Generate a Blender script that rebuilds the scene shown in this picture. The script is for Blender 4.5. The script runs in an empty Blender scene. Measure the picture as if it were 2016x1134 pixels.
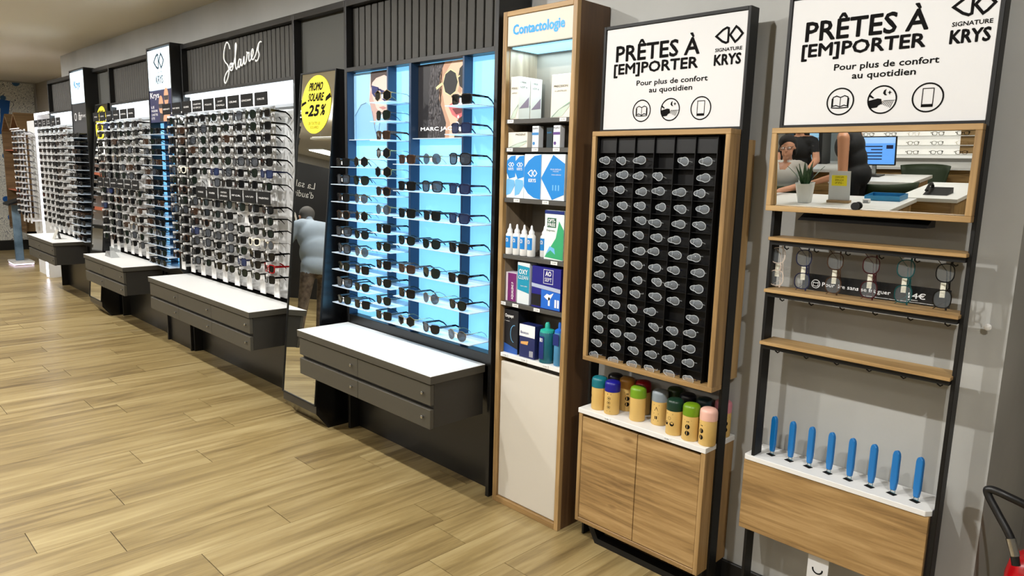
import bpy, bmesh, math, random
from mathutils import Vector, Matrix
random.seed(7)
S = bpy.context.scene
COL = S.collection
PI = math.pi

# ------------------------------------------------------------------ camera, world, exposure
def make_camera():
    yaw, pitch, roll, f = math.radians(44.99465512), math.radians(9.37517156), math.radians(-1.55051854), 1405.1424
    cy, sy, cp, sp = math.cos(yaw), math.sin(yaw), math.cos(pitch), math.sin(pitch)
    fw = Vector((-sy*cp, cy*cp, -sp)); r = Vector((cy, sy, 0)); d = fw.cross(r)
    c, s = math.cos(roll), math.sin(roll)
    r2 = r*c + d*s; d2 = d*c - r*s
    m = Matrix.Identity(4)
    for i in range(3):
        m[i][0] = r2[i]; m[i][1] = -d2[i]; m[i][2] = -fw[i]
    m.translation = Vector((0, 0, 1.55))
    cd = bpy.data.cameras.new('camera'); cd.sensor_width = 36; cd.lens = f/2016*36; cd.clip_start = .02
    o = bpy.data.objects.new('camera', cd); COL.objects.link(o); o.matrix_world = m
    S.camera = o
make_camera()
W = bpy.data.worlds.new('world'); S.world = W; W.use_nodes = True
W.node_tree.nodes['Background'].inputs[0].default_value = (.9, .95, 1, 1)
W.node_tree.nodes['Background'].inputs[1].default_value = .05
vs = S.view_settings
vs.view_transform = 'Standard'; vs.look = 'None'; vs.gamma = 1; vs.use_curve_mapping = False
vs.exposure = -0.16

SPOT_W, FILL_W, STRIP_W, FILL_UP_W = 165, 42, 3.0, 20
YF, YW, ZC = 2.21, 2.42, 2.767
def lamp(name, kind, loc, energy, color=(1, .985, .955), rot=(0, 0, 0), **kw):
    l = bpy.data.lights.new(name, kind); l.energy = energy; l.color = color
    for k, v in kw.items(): setattr(l, k, v)
    o = bpy.data.objects.new(name, l); COL.objects.link(o); o.location = loc; o.rotation_euler = rot
    return o
SPOTX = [-1.5 - 1.55*i for i in range(8)] + [.6]
for x in SPOTX:
    lamp('downlight_lamp', 'SPOT', (x, .47, ZC-.03), SPOT_W, rot=(math.radians(26), 0, 0), spot_size=math.radians(138), spot_blend=.45, shadow_soft_size=.035)
FILL_PANELS = [(x, -3.1) for x in (.2, -2.4, -5.0, -7.6, -10.2, -12.8)]
for x, y in FILL_PANELS:
    lamp('fill_panel_lamp', 'AREA', (x, y, ZC-.035), FILL_W, (1, .97, .92), shape='SQUARE', size=.55)  # unseen ceiling panels, added for soft fill light

FILL_UPX = [.5, -2.5, -5.5, -8.5, -11.5]
for x in FILL_UPX:
    lamp('fill_uplight', 'AREA', (x, -.75, 2.46), FILL_UP_W, (1, .97, .92), (math.pi, 0, 0), shape='RECTANGLE', size=1.3, size_y=.08)  # unseen pendants, added to throw light up onto the ceiling

# ------------------------------------------------------------------ helpers
def lin(v): v /= 255; return v/12.92 if v <= .04045 else ((v+.055)/1.055)**2.4
def C3(r, g, b): return (lin(r), lin(g), lin(b), 1)
MATS = {}
def mat(name, rgb=(200, 200, 200), rough=.5, metal=0, spec=.5, emit=0, ecol=None, alpha=1, trans=0, bump=0, bscale=200, var=0, vscale=6, coat=0):
    if name in MATS: return MATS[name]
    m = bpy.data.materials.new(name); m.use_nodes = True; MATS[name] = m
    nt = m.node_tree; b = nt.nodes['Principled BSDF']; I = b.inputs
    I['Base Color'].default_value = C3(*rgb); I['Roughness'].default_value = rough; I['Metallic'].default_value = metal
    I['Specular IOR Level'].default_value = spec; I['Alpha'].default_value = alpha; I['Transmission Weight'].default_value = trans
    I['Coat Weight'].default_value = coat
    if emit: I['Emission Color'].default_value = C3(*(ecol or rgb)); I['Emission Strength'].default_value = emit
    if var or bump:
        tc = nt.nodes.new('ShaderNodeTexCoord'); n = nt.nodes.new('ShaderNodeTexNoise'); n.inputs['Scale'].default_value = vscale; n.inputs['Detail'].default_value = 6
        nt.links.new(tc.outputs['Object'], n.inputs['Vector'])
        if var:
            cr = nt.nodes.new('ShaderNodeValToRGB'); a = C3(*[max(0, c-var) for c in rgb]); c2 = C3(*[min(255, c+var) for c in rgb])
            cr.color_ramp.elements[0].position = .3; cr.color_ramp.elements[1].position = .7
            cr.color_ramp.elements[0].color = a; cr.color_ramp.elements[1].color = c2
            nt.links.new(n.outputs['Fac'], cr.inputs['Fac']); nt.links.new(cr.outputs['Color'], I['Base Color'])
        if bump:
            n2 = nt.nodes.new('ShaderNodeTexNoise'); n2.inputs['Scale'].default_value = bscale; nt.links.new(tc.outputs['Object'], n2.inputs['Vector'])
            bp = nt.nodes.new('ShaderNodeBump'); bp.inputs['Strength'].default_value = bump; bp.inputs['Distance'].default_value = .002
            nt.links.new(n2.outputs['Fac'], bp.inputs['Height']); nt.links.new(bp.outputs['Normal'], I['Normal'])
    return m
def wood(name, dark, mid, light, axis, rough=.45, scale=1.0, knots=True, rnd=False, contrast=1.0, spec=.5):
    """oak-like grain running along axis 0/1/2"""
    if name in MATS: return MATS[name]
    m = bpy.data.materials.new(name); m.use_nodes = True; MATS[name] = m
    nt = m.node_tree; N = nt.nodes; L = nt.links; b = N['Principled BSDF']
    tc = N.new('ShaderNodeTexCoord'); mp = N.new('ShaderNodeMapping')
    sc = [26*scale]*3; sc[axis] = 1.6*scale
    mp.inputs['Scale'].default_value = sc
    src = tc.outputs['Object']
    if rnd:
        oi = N.new('ShaderNodeObjectInfo'); mu = N.new('ShaderNodeVectorMath'); mu.operation = 'ADD'
        sm = N.new('ShaderNodeVectorMath'); sm.operation = 'SCALE'; sm.inputs[0].default_value = (13.1, 27.7, 5.3)
        L.new(oi.outputs['Random'], sm.inputs['Scale']); L.new(src, mu.inputs[0]); L.new(sm.outputs['Vector'], mu.inputs[1]); src = mu.outputs['Vector']
    L.new(src, mp.inputs['Vector'])
    n1 = N.new('ShaderNodeTexNoise'); n1.inputs['Scale'].default_value = 1; n1.inputs['Detail'].default_value = 8; n1.inputs['Roughness'].default_value = .62; n1.inputs['Distortion'].default_value = .6
    L.new(mp.outputs['Vector'], n1.inputs['Vector'])
    mp2 = N.new('ShaderNodeMapping'); s2 = [5*scale]*3; s2[axis] = .55*scale; mp2.inputs['Scale'].default_value = s2; L.new(src, mp2.inputs['Vector'])
    n2 = N.new('ShaderNodeTexNoise'); n2.inputs['Scale'].default_value = 1; n2.inputs['Detail'].default_value = 4; n2.inputs['Distortion'].default_value = 1.2
    L.new(mp2.outputs['Vector'], n2.inputs['Vector'])
    mx = N.new('ShaderNodeMix'); mx.data_type = 'FLOAT'; mx.inputs['Factor'].default_value = .45
    L.new(n1.outputs['Fac'], mx.inputs[2]); L.new(n2.outputs['Fac'], mx.inputs[3])
    fac = mx.outputs[0]
    if rnd:
        ad = N.new('ShaderNodeMath'); ad.operation = 'MULTIPLY_ADD'; ad.inputs[1].default_value = .06; L.new(oi.outputs['Random'], ad.inputs[0])
        sb = N.new('ShaderNodeMath'); sb.operation = 'SUBTRACT'; sb.inputs[1].default_value = .03; L.new(fac, sb.inputs[0]); L.new(sb.outputs[0], ad.inputs[2]); fac = ad.outputs[0]
    cr = N.new('ShaderNodeValToRGB'); e = cr.color_ramp.elements
    w = .17/contrast
    e[0].position = .5-w; e[0].color = C3(*dark); e[1].position = .5+w; e[1].color = C3(*light)
    k = e.new(.5); k.color = C3(*mid)
    L.new(fac, cr.inputs['Fac']); colout = cr.outputs['Color']
    if knots:
        mp3 = N.new('ShaderNodeMapping'); s3 = [7]*3; s3[axis] = 3.2; mp3.inputs['Scale'].default_value = s3; L.new(src, mp3.inputs['Vector'])
        vo = N.new('ShaderNodeTexVoronoi'); vo.inputs['Scale'].default_value = 1; L.new(mp3.outputs['Vector'], vo.inputs['Vector'])
        kr = N.new('ShaderNodeValToRGB'); kr.color_ramp.elements[0].position = .03; kr.color_ramp.elements[1].position = .11
        kr.color_ramp.elements[0].color = (.32, .25, .2, 1); kr.color_ramp.elements[1].color = (1, 1, 1, 1); L.new(vo.outputs['Distance'], kr.inputs['Fac'])
        mm = N.new('ShaderNodeMix'); mm.data_type = 'RGBA'; mm.blend_type = 'MULTIPLY'; mm.inputs['Factor'].default_value = .8
        L.new(colout, mm.inputs[6]); L.new(kr.outputs['Color'], mm.inputs[7]); colout = mm.outputs[2]
    L.new(colout, b.inputs['Base Color']); b.inputs['Roughness'].default_value = rough; b.inputs['Specular IOR Level'].default_value = spec
    bp = N.new('ShaderNodeBump'); bp.inputs['Strength'].default_value = .12; bp.inputs['Distance'].default_value = .001
    L.new(n1.outputs['Fac'], bp.inputs['Height']); L.new(bp.outputs['Normal'], b.inputs['Normal'])
    return m

def wloc(o):
    v = Vector((0, 0, 0))
    while o is not None: v += o.location; o = o.parent
    return v
def setp(o, label=None, cat=None, group=None, kind=None):
    if label: o['label'] = label
    if cat: o['category'] = cat
    if group: o['group'] = group
    if kind: o['kind'] = kind
    return o
def thing(name, label, cat, loc=(0, 0, 0), group=None, rotz=0):
    o = bpy.data.objects.new(name, None); COL.objects.link(o); o.location = loc; o.rotation_euler = (0, 0, rotz)
    o.empty_display_size = .05
    return setp(o, label, cat, group)
def link(name, me, parent=None, loc=(0, 0, 0), rot=(0, 0, 0)):
    o = bpy.data.objects.new(name, me); COL.objects.link(o); o.parent = parent; o.location = loc; o.rotation_euler = rot
    return o
def copy_tree(o, parent=None):
    c = o.copy(); COL.objects.link(c); c.parent = parent
    for ch in o.children: copy_tree(ch, c)
    return c

class MB:
    def __init__(s): s.bm = bmesh.new()
    def face(s, vs):
        try: return s.bm.faces.new(vs)
        except ValueError: return None
    def box(s, x0, x1, y0, y1, z0, z1):
        x0, x1 = sorted((x0, x1)); y0, y1 = sorted((y0, y1)); z0, z1 = sorted((z0, z1))
        v = [s.bm.verts.new(p) for p in ((x0, y0, z0), (x1, y0, z0), (x1, y1, z0), (x0, y1, z0), (x0, y0, z1), (x1, y0, z1), (x1, y1, z1), (x0, y1, z1))]
        for f in ((3, 2, 1, 0), (4, 5, 6, 7), (0, 1, 5, 4), (1, 2, 6, 5), (2, 3, 7, 6), (3, 0, 4, 7)): s.face([v[i] for i in f])
        return s
    def prism(s, pts, vec):
        vec = Vector(vec); a = [s.bm.verts.new(p) for p in pts]; b = [s.bm.verts.new(Vector(p)+vec) for p in pts]; n = len(a)
        s.face(a[::-1]); s.face(b)
        for i in range(n): s.face([a[i], a[(i+1) % n], b[(i+1) % n], b[i]])
        return s
    def poly(s, pts): s.face([s.bm.verts.new(p) for p in pts]); return s
    def lathe(s, prof, c=(0, 0, 0), n=20, axis=2, cap=True):
        c = Vector(c); rings = []
        for r, z in prof:
            ring = []
            for i in range(n):
                a = 2*PI*i/n; p = [r*math.cos(a), r*math.sin(a), z]
                if axis == 1: p = [p[0], p[2], p[1]]
                if axis == 0: p = [p[2], p[0], p[1]]
                ring.append(s.bm.verts.new(c+Vector(p)))
            rings.append(ring)
        for a, b in zip(rings, rings[1:]):
            for i in range(n): s.face([a[i], a[(i+1) % n], b[(i+1) % n], b[i]])
        if cap: s.face(rings[0][::-1]); s.face(rings[-1])
        return s
    def tube(s, pts, r, n=8, cap=True):
        pts = [Vector(p) for p in pts]; rings = []; up = None
        for i, p in enumerate(pts):
            t = (pts[min(i+1, len(pts)-1)]-pts[max(i-1, 0)]).normalized()
            if up is None: up = Vector((0, 0, 1)) if abs(t.z) < .9 else Vector((1, 0, 0))
            sx = t.cross(up).normalized(); up = sx.cross(t).normalized()
            rr = r[i] if isinstance(r, (list, tuple)) else r
            rings.append([s.bm.verts.new(p+sx*rr*math.cos(2*PI*k/n)+up*rr*math.sin(2*PI*k/n)) for k in range(n)])
        for a, b in zip(rings, rings[1:]):
            for i in range(n): s.face([a[i], a[(i+1) % n], b[(i+1) % n], b[i]])
        if cap: s.face(rings[0][::-1]); s.face(rings[-1])
        return s
    def ball(s, c, r, n=12):
        if not isinstance(r, (list, tuple)): r = (r, r, r)
        bmesh.ops.create_uvsphere(s.bm, u_segments=n, v_segments=max(6, n*2//3), radius=1, matrix=Matrix.Translation(c) @ Matrix.Diagonal((*r, 1)))
        return s
    def mesh(s, name, m, off=None, bevel=0, smooth=None):
        bmesh.ops.recalc_face_normals(s.bm, faces=s.bm.faces)
        if bevel: bmesh.ops.bevel(s.bm, geom=[e for e in s.bm.edges if len(e.link_faces) == 2 and e.calc_face_angle() > .6], offset=bevel, segments=1, affect='EDGES', clamp_overlap=True)
        if off is not None: bmesh.ops.translate(s.bm, vec=-off, verts=s.bm.verts)
        me = bpy.data.meshes.new(name); s.bm.to_mesh(me); s.bm.free()
        if m: me.materials.append(m)
        if smooth:
            for p in me.polygons: p.use_smooth = True
            me.set_sharp_from_angle(angle=smooth if smooth is not True else .7)
        return me
    def build(s, name, m, parent=None, bevel=0, smooth=None, **tags):
        return setp(link(name, s.mesh(name, m, wloc(parent) if parent else None, bevel, smooth), parent), **tags)
def bx(name, m, parent, x0, x1, y0, y1, z0, z1, bevel=0, **t): return MB().box(x0, x1, y0, y1, z0, z1).build(name, m, parent, bevel, **t)

# ---- printing on a plane
TXT = {}
def text_geo(body):
    k = body
    if k not in TXT:
        c = bpy.data.curves.new('txt', 'FONT'); c.body = body; c.resolution_u = 2
        o = bpy.data.objects.new('txt', c)
        COL.objects.link(o)
        me = bpy.data.meshes.new_from_object(o.evaluated_get(bpy.context.evaluated_depsgraph_get()))
        vs = [v.co.copy() for v in me.vertices]; fs = [tuple(p.vertices) for p in me.polygons]
        bpy.data.objects.remove(o); bpy.data.curves.remove(c); bpy.data.meshes.remove(me)
        xs = [v.x for v in vs] or [0, 1]; ys = [v.y for v in vs] or [0, 1]
        TXT[k] = (vs, fs, min(xs), max(xs), min(ys), max(ys))
    return TXT[k]
class Pl:
    def __init__(s, o, ux=(1, 0, 0), uz=(0, 0, 1), n=(0, -1, 0)): s.o = Vector(o); s.ux = Vector(ux); s.uz = Vector(uz); s.n = Vector(n)
    def p(s, a, b, e=.0008): return s.o+s.ux*a+s.uz*b+s.n*e
    def polys(s, lists, name, m, parent, e=.0008, **t):
        mb = MB()
        for l in lists: mb.poly([s.p(a, b, e) for a, b in l])
        mb2 = setp(link(name, s.fix(mb).mesh(name, m, wloc(parent) if parent else None), parent), **t); return mb2
    def fix(s, mb): return mb
    def stroke_pts(s, pts, w, closed=False):
        pts = [Vector((a, b)) for a, b in pts]; n = len(pts); L = []; R = []
        for i, p in enumerate(pts):
            a = pts[(i-1) % n] if (closed or i > 0) else p; b = pts[(i+1) % n] if (closed or i < n-1) else p
            t1 = (p-a).normalized() if (p-a).length > 1e-9 else (b-p).normalized(); t2 = (b-p).normalized() if (b-p).length > 1e-9 else t1
            nn = Vector((-(t1+t2).y, (t1+t2).x)); nn = nn.normalized() if nn.length > 1e-6 else Vector((-t1.y, t1.x))
            k = 1/max(.45, abs(nn.dot(Vector((-t1.y, t1.x))))); L.append(p+nn*w/2*k); R.append(p-nn*w/2*k)
        out = []
        for i in range(n if closed else n-1):
            j = (i+1) % n; out.append([tuple(R[i]), tuple(R[j]), tuple(L[j]), tuple(L[i])])
        return out
    def text(s, body, a0, b0, a1, b1, m, parent, name='lettering', bold=0.0, e=.0008, shear=0, **t):
        vs, fs, x0, x1, y0, y1 = text_geo(body)
        w = bold*1.1*(b1-b0)
        sx = (a1-a0-2*w)/max(1e-6, x1-x0); sy = (b1-b0-2*w)/max(1e-6, y1-y0); off = wloc(parent) if parent else Vector()
        V = []; F = []
        for dx, dy in ([(0, 0)] if not bold else [(w*math.cos(k*PI/4), w*math.sin(k*PI/4)) for k in range(8)]+[(0, 0)]):
            o = len(V)
            V += [s.p(a0+w+dx+(v.x-x0)*sx+shear*(v.y-y0)*sy, b0+w+dy+(v.y-y0)*sy, e+2e-5*(o//max(1, len(vs))))-off for v in vs]; F += [tuple(i+o for i in f) for f in fs]
        me = bpy.data.meshes.new(name); me.from_pydata(V, [], F); me.materials.append(m)
        return setp(link(name, me, parent), **t)
def disc(a, b, r, n=28, r2=None): return [(a+r*math.cos(2*PI*i/n), b+(r2 or r)*math.sin(2*PI*i/n)) for i in range(n)]
ORD = ['first', 'second', 'third', 'fourth', 'fifth', 'sixth', 'seventh', 'eighth', 'ninth', 'tenth', 'eleventh', 'twelfth', 'thirteenth', 'fourteenth', 'fifteenth', 'sixteenth']

# ------------------------------------------------------------------ materials
M_floor = wood('floor_oak', (104, 86, 54), (148, 128, 85), (176, 158, 114), 1, rough=.33, scale=.95, knots=False, rnd=True, contrast=1.05)
M_floor_base = mat('floor_gap', (66, 52, 34), .7)
OAK = dict(dark=(108, 82, 50), mid=(158, 126, 80), light=(188, 156, 108))
M_oak_x = wood('oak_x', axis=0, scale=1.7, contrast=1.1, **OAK); M_oak_z = wood('oak_z', axis=2, knots=False, scale=1.4, **OAK); M_oak_xp = wood('oak_xp', axis=0, knots=False, **OAK)
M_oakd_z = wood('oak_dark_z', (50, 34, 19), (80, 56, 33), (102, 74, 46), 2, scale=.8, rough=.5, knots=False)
M_oak_y = wood('oak_y', axis=1, knots=False, **OAK)
M_wall = mat('wall_paint', (164, 164, 160), .75, var=6, vscale=3, bump=.1, bscale=120)
M_ceil = mat('ceiling_paint', (216, 211, 199), .8)
M_black = mat('black_lacquer', (14, 14, 14), .38, bump=.04, bscale=500)
M_blackm = mat('black_metal', (13, 13, 13), .5, spec=.35)
M_char = mat('charcoal_laminate', (64, 61, 53), .5, bump=.06, bscale=700)
M_slat = mat('slat_grey_brown', (48, 46, 41), .55)
M_hdr = mat('header_panel_grey', (58, 58, 53), .6)
M_white = mat('white_laminate', (228, 228, 226), .4)
M_acry = mat('white_acrylic', (232, 233, 235), .25)
M_plate = mat('rack_plate_white', (214, 214, 213), .35)
M_shelfa = mat('frosted_acrylic', (214, 226, 238), .25, alpha=.78)
M_blue = mat('blue_light_panel', (120, 190, 235), .5, emit=1.12, ecol=(126, 200, 245))
M_finglow = mat('fin_blue_glow', (38, 62, 92), .4)  # dark fins, with the panel's blue glow mixed into their colour
M_led = mat('led_white', (240, 248, 255), .5, emit=5.0, ecol=(225, 242, 255))
M_sign = mat('light_sign_white', (235, 245, 252), .5, emit=1.0, ecol=(208, 236, 250))
M_signp = mat('sign_white_vinyl', (208, 208, 208), .55)
M_ink = mat('ink_black', (18, 17, 17), .85, spec=.1)
M_blk = mat('card_black', (9, 9, 9), .7, spec=.2)
M_inkw = mat('ink_white', (235, 235, 235), .5)
M_steel = mat('steel', (190, 190, 188), .25, metal=1)
M_mirror = mat('mirror_silver', (235, 238, 236), .0, metal=1)
M_cream = mat('cream_panel', (208, 202, 190), .6, bump=.08, bscale=400)
M_base = mat('baseboard_black', (22, 21, 20), .5)
# ------------------------------------------------------------------ setting
floor = bx('floor', M_floor_base, None, -14.5, 3.1, -5.7, 3.3, -.06, -.004, kind='structure', label='light oak plank floor of the shop')
PW = .2155; JY = {0: 1.01, 1: 1.395, 2: .80, 3: .537, 4: .92, 5: 1.407, 6: 1.137}
rest = MB()
for k in range(-25, 56):
    x1 = -2.512-PW*k; x0 = x1-PW
    rr = random.Random(k+100); cuts = [JY.get(k, rr.uniform(.2, 1.4))]
    while cuts[-1] < 3.3: cuts.append(min(3.3, cuts[-1]+1.22))
    while cuts[0] > -2.75: cuts.insert(0, max(-2.75, cuts[0]-1.22))
    for p, q in zip(cuts, cuts[1:]):
        if q > .1 and p < 2.3 and x0 < -.4 and x1 > -14.3: MB().box(x0+.0007, x1-.0007, p+.0016, q-.0016, -.003, 0).build('plank', M_floor, floor)
        else: rest.box(x0+.0008, x1-.0008, p+.0008, q-.0008, -.003, 0)
rest.box(-14.5, 3.1, -5.7, -2.75, -.003, 0).build('outer_planks', M_floor, floor, kind='stuff')
bx('ceiling', M_ceil, None, -14.5, 3.1, -5.7, 3.3, ZC, ZC+.1, kind='structure')
bx('wall_rear', M_wall, None, -10.28, -.408, YW, 3.3, 0, ZC, kind='structure')
bx('wall_alcove', mat('alcove_paint', (160, 150, 134), .75), None, -14.5, -10.28, 3.0, 3.3, 0, ZC, kind='structure')
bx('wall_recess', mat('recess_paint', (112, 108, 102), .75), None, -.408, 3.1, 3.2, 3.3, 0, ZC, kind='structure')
bx('wall_left', mat('far_wall_paint', (190, 188, 182), .75), None, -14.55, -14.4, -5.7, 3.0, 0, ZC, kind='structure')
bx('wall_front', mat('opposite_paint', (150, 147, 140), .75), None, -14.5, 3.1, -5.75, -5.6, 0, ZC, kind='structure')
bx('wall_right', M_wall, None, 3.0, 3.1, -5.6, 3.2, 0, ZC, kind='structure')
bx('baseboard_rear', M_base, None, -1.885, -.408, YW-.014, YW, 0, .084, .003, kind='structure')
bx('baseboard_left', M_base, None, -14.4, -14.38, -5.6, 3.0, 0, .16, kind='structure')
# a thin metal floor joint crossing the room
bx('trim_1', mat('floor_joint', (214, 196, 150), .3, metal=.6), None, -6.98, -6.955, -2.7, 2.15, -.001, .0015, kind='structure')

# mural on the far wall
def mural_mat():
    m = bpy.data.materials.new('mural_print'); m.use_nodes = True; N = m.node_tree.nodes; L = m.node_tree.links; b = N['Principled BSDF']
    tc = N.new('ShaderNodeTexCoord'); n = N.new('ShaderNodeTexNoise'); n.inputs['Scale'].default_value = 4.5; n.inputs['Detail'].default_value = 2; n.inputs['Distortion'].default_value = 2.5
    L.new(tc.outputs['Object'], n.inputs['Vector'])
    mt = N.new('ShaderNodeMath'); mt.operation = 'MULTIPLY'; mt.inputs[1].default_value = 9; L.new(n.outputs['Fac'], mt.inputs[0])
    fr = N.new('ShaderNodeMath'); fr.operation = 'PINGPONG'; fr.inputs[1].default_value = .5; L.new(mt.outputs[0], fr.inputs[0])
    cr = N.new('ShaderNodeValToRGB'); cr.color_ramp.elements[0].position = .05; cr.color_ramp.elements[1].position = .11
    cr.color_ramp.elements[0].color = C3(96, 104, 116); cr.color_ramp.elements[1].color = C3(232, 232, 224); L.new(fr.outputs[0], cr.inputs['Fac'])
    v = N.new('ShaderNodeTexVoronoi'); v.inputs['Scale'].default_value = 3.3; L.new(tc.outputs['Object'], v.inputs['Vector'])
    vr = N.new('ShaderNodeValToRGB'); vr.color_ramp.elements[0].position = .17; vr.color_ramp.elements[1].position = .2
    vr.color_ramp.elements[0].color = (1, 1, 1, 1); vr.color_ramp.elements[1].color = (0, 0, 0, 1); L.new(v.outputs['Distance'], vr.inputs['Fac'])
    mx = N.new('ShaderNodeMix'); mx.data_type = 'RGBA'; L.new(vr.outputs['Color'], mx.inputs['Factor']); L.new(cr.outputs['Color'], mx.inputs[6]); mx.inputs[7].default_value = C3(60, 105, 150)
    L.new(mx.outputs[2], b.inputs['Base Color']); b.inputs['Roughness'].default_value = .7
    return m
mural = bx('mural_panel', mural_mat(), None, -14.398, -14.385, 1.2, 2.96, .17, ZC-.02)
setp(mural, 'white mural of scribbled blue and grey drawings covering the far wall', 'mural')
mp = Pl((-14.385, 0, 0), (0, 1, 0), (0, 0, 1), (1, 0, 0))
mp.polys([[(2.2, 1.7), (2.55, 2.0), (2.62, 2.45), (2.2, 2.5), (2.2, 2.35), (2.48, 2.32), (2.46, 2.1), (2.2, 1.85)]], 'painted_letter', mat('mural_blue', (20, 92, 170), .6), mural, .002, label='blue painted letter')
for d_ in (disc(2.52, .55, .07), disc(2.45, .85, .05), disc(2.6, 1.25, .06, r2=.1)): mp.polys([d_], 'painted_spot', mat('mural_blue'), mural, .002)

# ceiling downlights, then the added fill panels and pendants
for i, x in enumerate(SPOTX):
    t = thing('recessed_downlight', 'small round recessed ceiling downlight, '+('nearest the room corner' if i == 8 else ORD[i]+' from the mirror stand going left'), 'downlight', (x, .47, ZC), 'downlight row along the display wall')
    MB().lathe([(.05, -.012), (.065, -.008), (.068, -.0005)], (x, .47, ZC), 24).build('trim_ring', M_white, t, smooth=True)
    MB().lathe([(.04, -.0135), (.041, -.0125)], (x, .47, ZC), 20).build('lens', mat('lamp_lens', (255, 245, 225), .5, emit=6), t)
for i, (x, y) in enumerate(FILL_PANELS):
    t = thing('fill_light_panel', f'added square white fill light panel on the ceiling, {ORD[i]} from the right', 'light panel', (x, y, ZC), 'added fill light panels')
    bx('frame', M_white, t, x-.3, x+.3, y-.3, y+.3, ZC-.018, ZC-.0005)
    bx('fill_diffuser', mat('fill_diffuser', (255, 250, 240), .5, emit=2.5), t, x-.28, x+.28, y-.28, y+.28, ZC-.022, ZC-.017)

for i, x in enumerate(FILL_UPX):
    t = thing('fill_pendant', f'added slim white fill pendant lighting the ceiling, {ORD[i]} from the right', 'pendant lamp', (x, -.75, ZC), 'added fill pendants')
    bx('housing', M_white, t, x-.7, x+.7, -.79, -.71, 2.42, 2.45, .003)
    bx('fill_upper_diffuser', mat('fill_diffuser'), t, x-.66, x+.66, -.785, -.715, 2.4501, 2.4545)
    for d in (-.5, .5): MB().tube([(x+d, -.75, 2.4545), (x+d, -.75, ZC)], .002, 6).build('wire', M_steel, t)
# ------------------------------------------------------------------ wall display bays
ZT, ZS = 2.437, 2.08
def frame(t, x0, x1, lower=True, right=True, left=True):
    if left: bx('upright', M_black, t, x0, x0+.022, YF, 2.405, 0, ZT, .0015)
    if right: bx('upright', M_black, t, x1-.022, x1, YF, 2.405, 0, ZT, .0015)
    bx('top_rail', M_black, t, x0+.022, x1-.022, YF, 2.405, ZT-.035, ZT, .0015)
    if lower: bx('kick_panel', mat('kick_panel_black', (17, 17, 16), .3), t, x0+.022, x1-.022, 2.278, 2.30, 0, .64)
def slats(t, x0, x1):
    bx('header_back', mat('header_back_black', (30, 29, 27), .6), t, x0+.022, x1-.022, 2.272, 2.29, ZS, ZT-.035)
    n = round((x1-x0-.044)/.0585); p = (x1-x0-.044)/n
    me = MB().box(-.5*p+.006, .5*p-.006, 2.252, 2.272, ZS+.002, ZT-.037).mesh('slat', M_slat, None, .003)
    for i in range(n): link('slat', me, t, (x0+.022+p*(i+.5)-t.location.x, -t.location.y, -t.location.z))
    bx('header_rail', M_black, t, x0+.022, x1-.022, YF, 2.29, ZS-.022, ZS, .001)
BAYS = [(-10.06, -8.79), (-7.74, -6.47), (-5.92, -4.126), (-3.567, -2.334)]
DESC = ['beside the mural', 'between the sign towers', 'with white script lettering', 'with blue backlit panel']
bays = []
for (x0, x1), d in zip(BAYS, DESC):
    t = thing('display_bay', 'black slatted wall display bay '+d, 'display bay', (x0, YF, 0), 'black wall display bays'); bays.append(t)
    frame(t, x0, x1); slats(t, x0, x1)
for i in range(3):
    x0, x1 = BAYS[i]; t = bays[i]
    bx('back_panel', M_plate, t, x0+.022, x1-.022, 2.26, 2.272, .66, ZS-.022)
    bx('led_strip', M_led, t, x0+.03, x1-.03, 2.222, 2.255, ZS-.034, ZS-.0225)
    lamp('led_strip_lamp', 'AREA', ((x0+x1)/2, 2.2, ZS-.04), STRIP_W*(x1-x0), (.86, .95, 1), (math.radians(-14), 0, 0), shape='RECTANGLE', size=x1-x0-.1, size_y=.03)
    bx('upper_rail', mat('rail_grey', (150, 152, 155), .4), t, x0+.03, x1-.03, 2.235, 2.258, 1.905, 1.925)
# script lettering on the third bay
def smooth(pts, k=6):
    out = []; P = [Vector(p) for p in pts]; n = len(P)
    for i in range(n-1):
        a, b, c, d = P[max(0, i-1)], P[i], P[i+1], P[min(n-1, i+2)]
        for j in range(k):
            t = j/k; out.append(.5*((2*b)+(c-a)*t+(2*a-5*b+4*c-d)*t*t+(3*b-a-3*c+d)*t**3))
    return out+[P[-1]]
def script(strokes, t, ox, oz, sx, sz, y, r):
    mb = MB()
    for st in strokes: mb.tube([(ox+p.x*sx, y, oz+p.y*sz) for p in smooth([(a, b, 0) for a, b in st])], r, 6)
    return mb.build('script_lettering', mat('letter_white', (245, 245, 240), .4, emit=.35), t, smooth=True)
SOL = [[(.19, .82), (.17, .93), (.12, 1.0), (.07, .93), (.03, .78), (.02, .62), (.06, .52), (.12, .44), (.15, .32), (.13, .18), (.08, .06), (.04, 0), (.015, .04), (.02, .14), (.08, .26), (.17, .34), (.24, .40)],
       [(.24, .40), (.21, .47), (.18, .43), (.18, .34), (.21, .29), (.25, .33), (.26, .42), (.24, .47), (.28, .43)],
       [(.28, .43), (.33, .62), (.37, .86), (.355, .93), (.34, .84), (.33, .55), (.33, .38), (.35, .30), (.39, .36)],
       [(.47, .50), (.44, .53), (.41, .47), (.40, .38), (.42, .33), (.45, .38), (.48, .52), (.475, .40), (.495, .36), (.53, .42)],
       [(.53, .42), (.56, .57), (.555, .44), (.57, .38), (.61, .44)], [(.61, .44), (.64, .62), (.63, .66), (.66, .63), (.69, .63), (.675, .50), (.69, .43), (.73, .47)],
       [(.73, .47), (.78, .58), (.79, .67), (.77, .70), (.74, .60), (.75, .48), (.79, .46), (.85, .56)],
       [(.85, .56), (.90, .72), (.93, .80), (.91, .66), (.93, .54), (.90, .44), (.85, .40), (.84, .44)], [(.93, .80), (.965, .83), (.99, .82)]]
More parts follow.
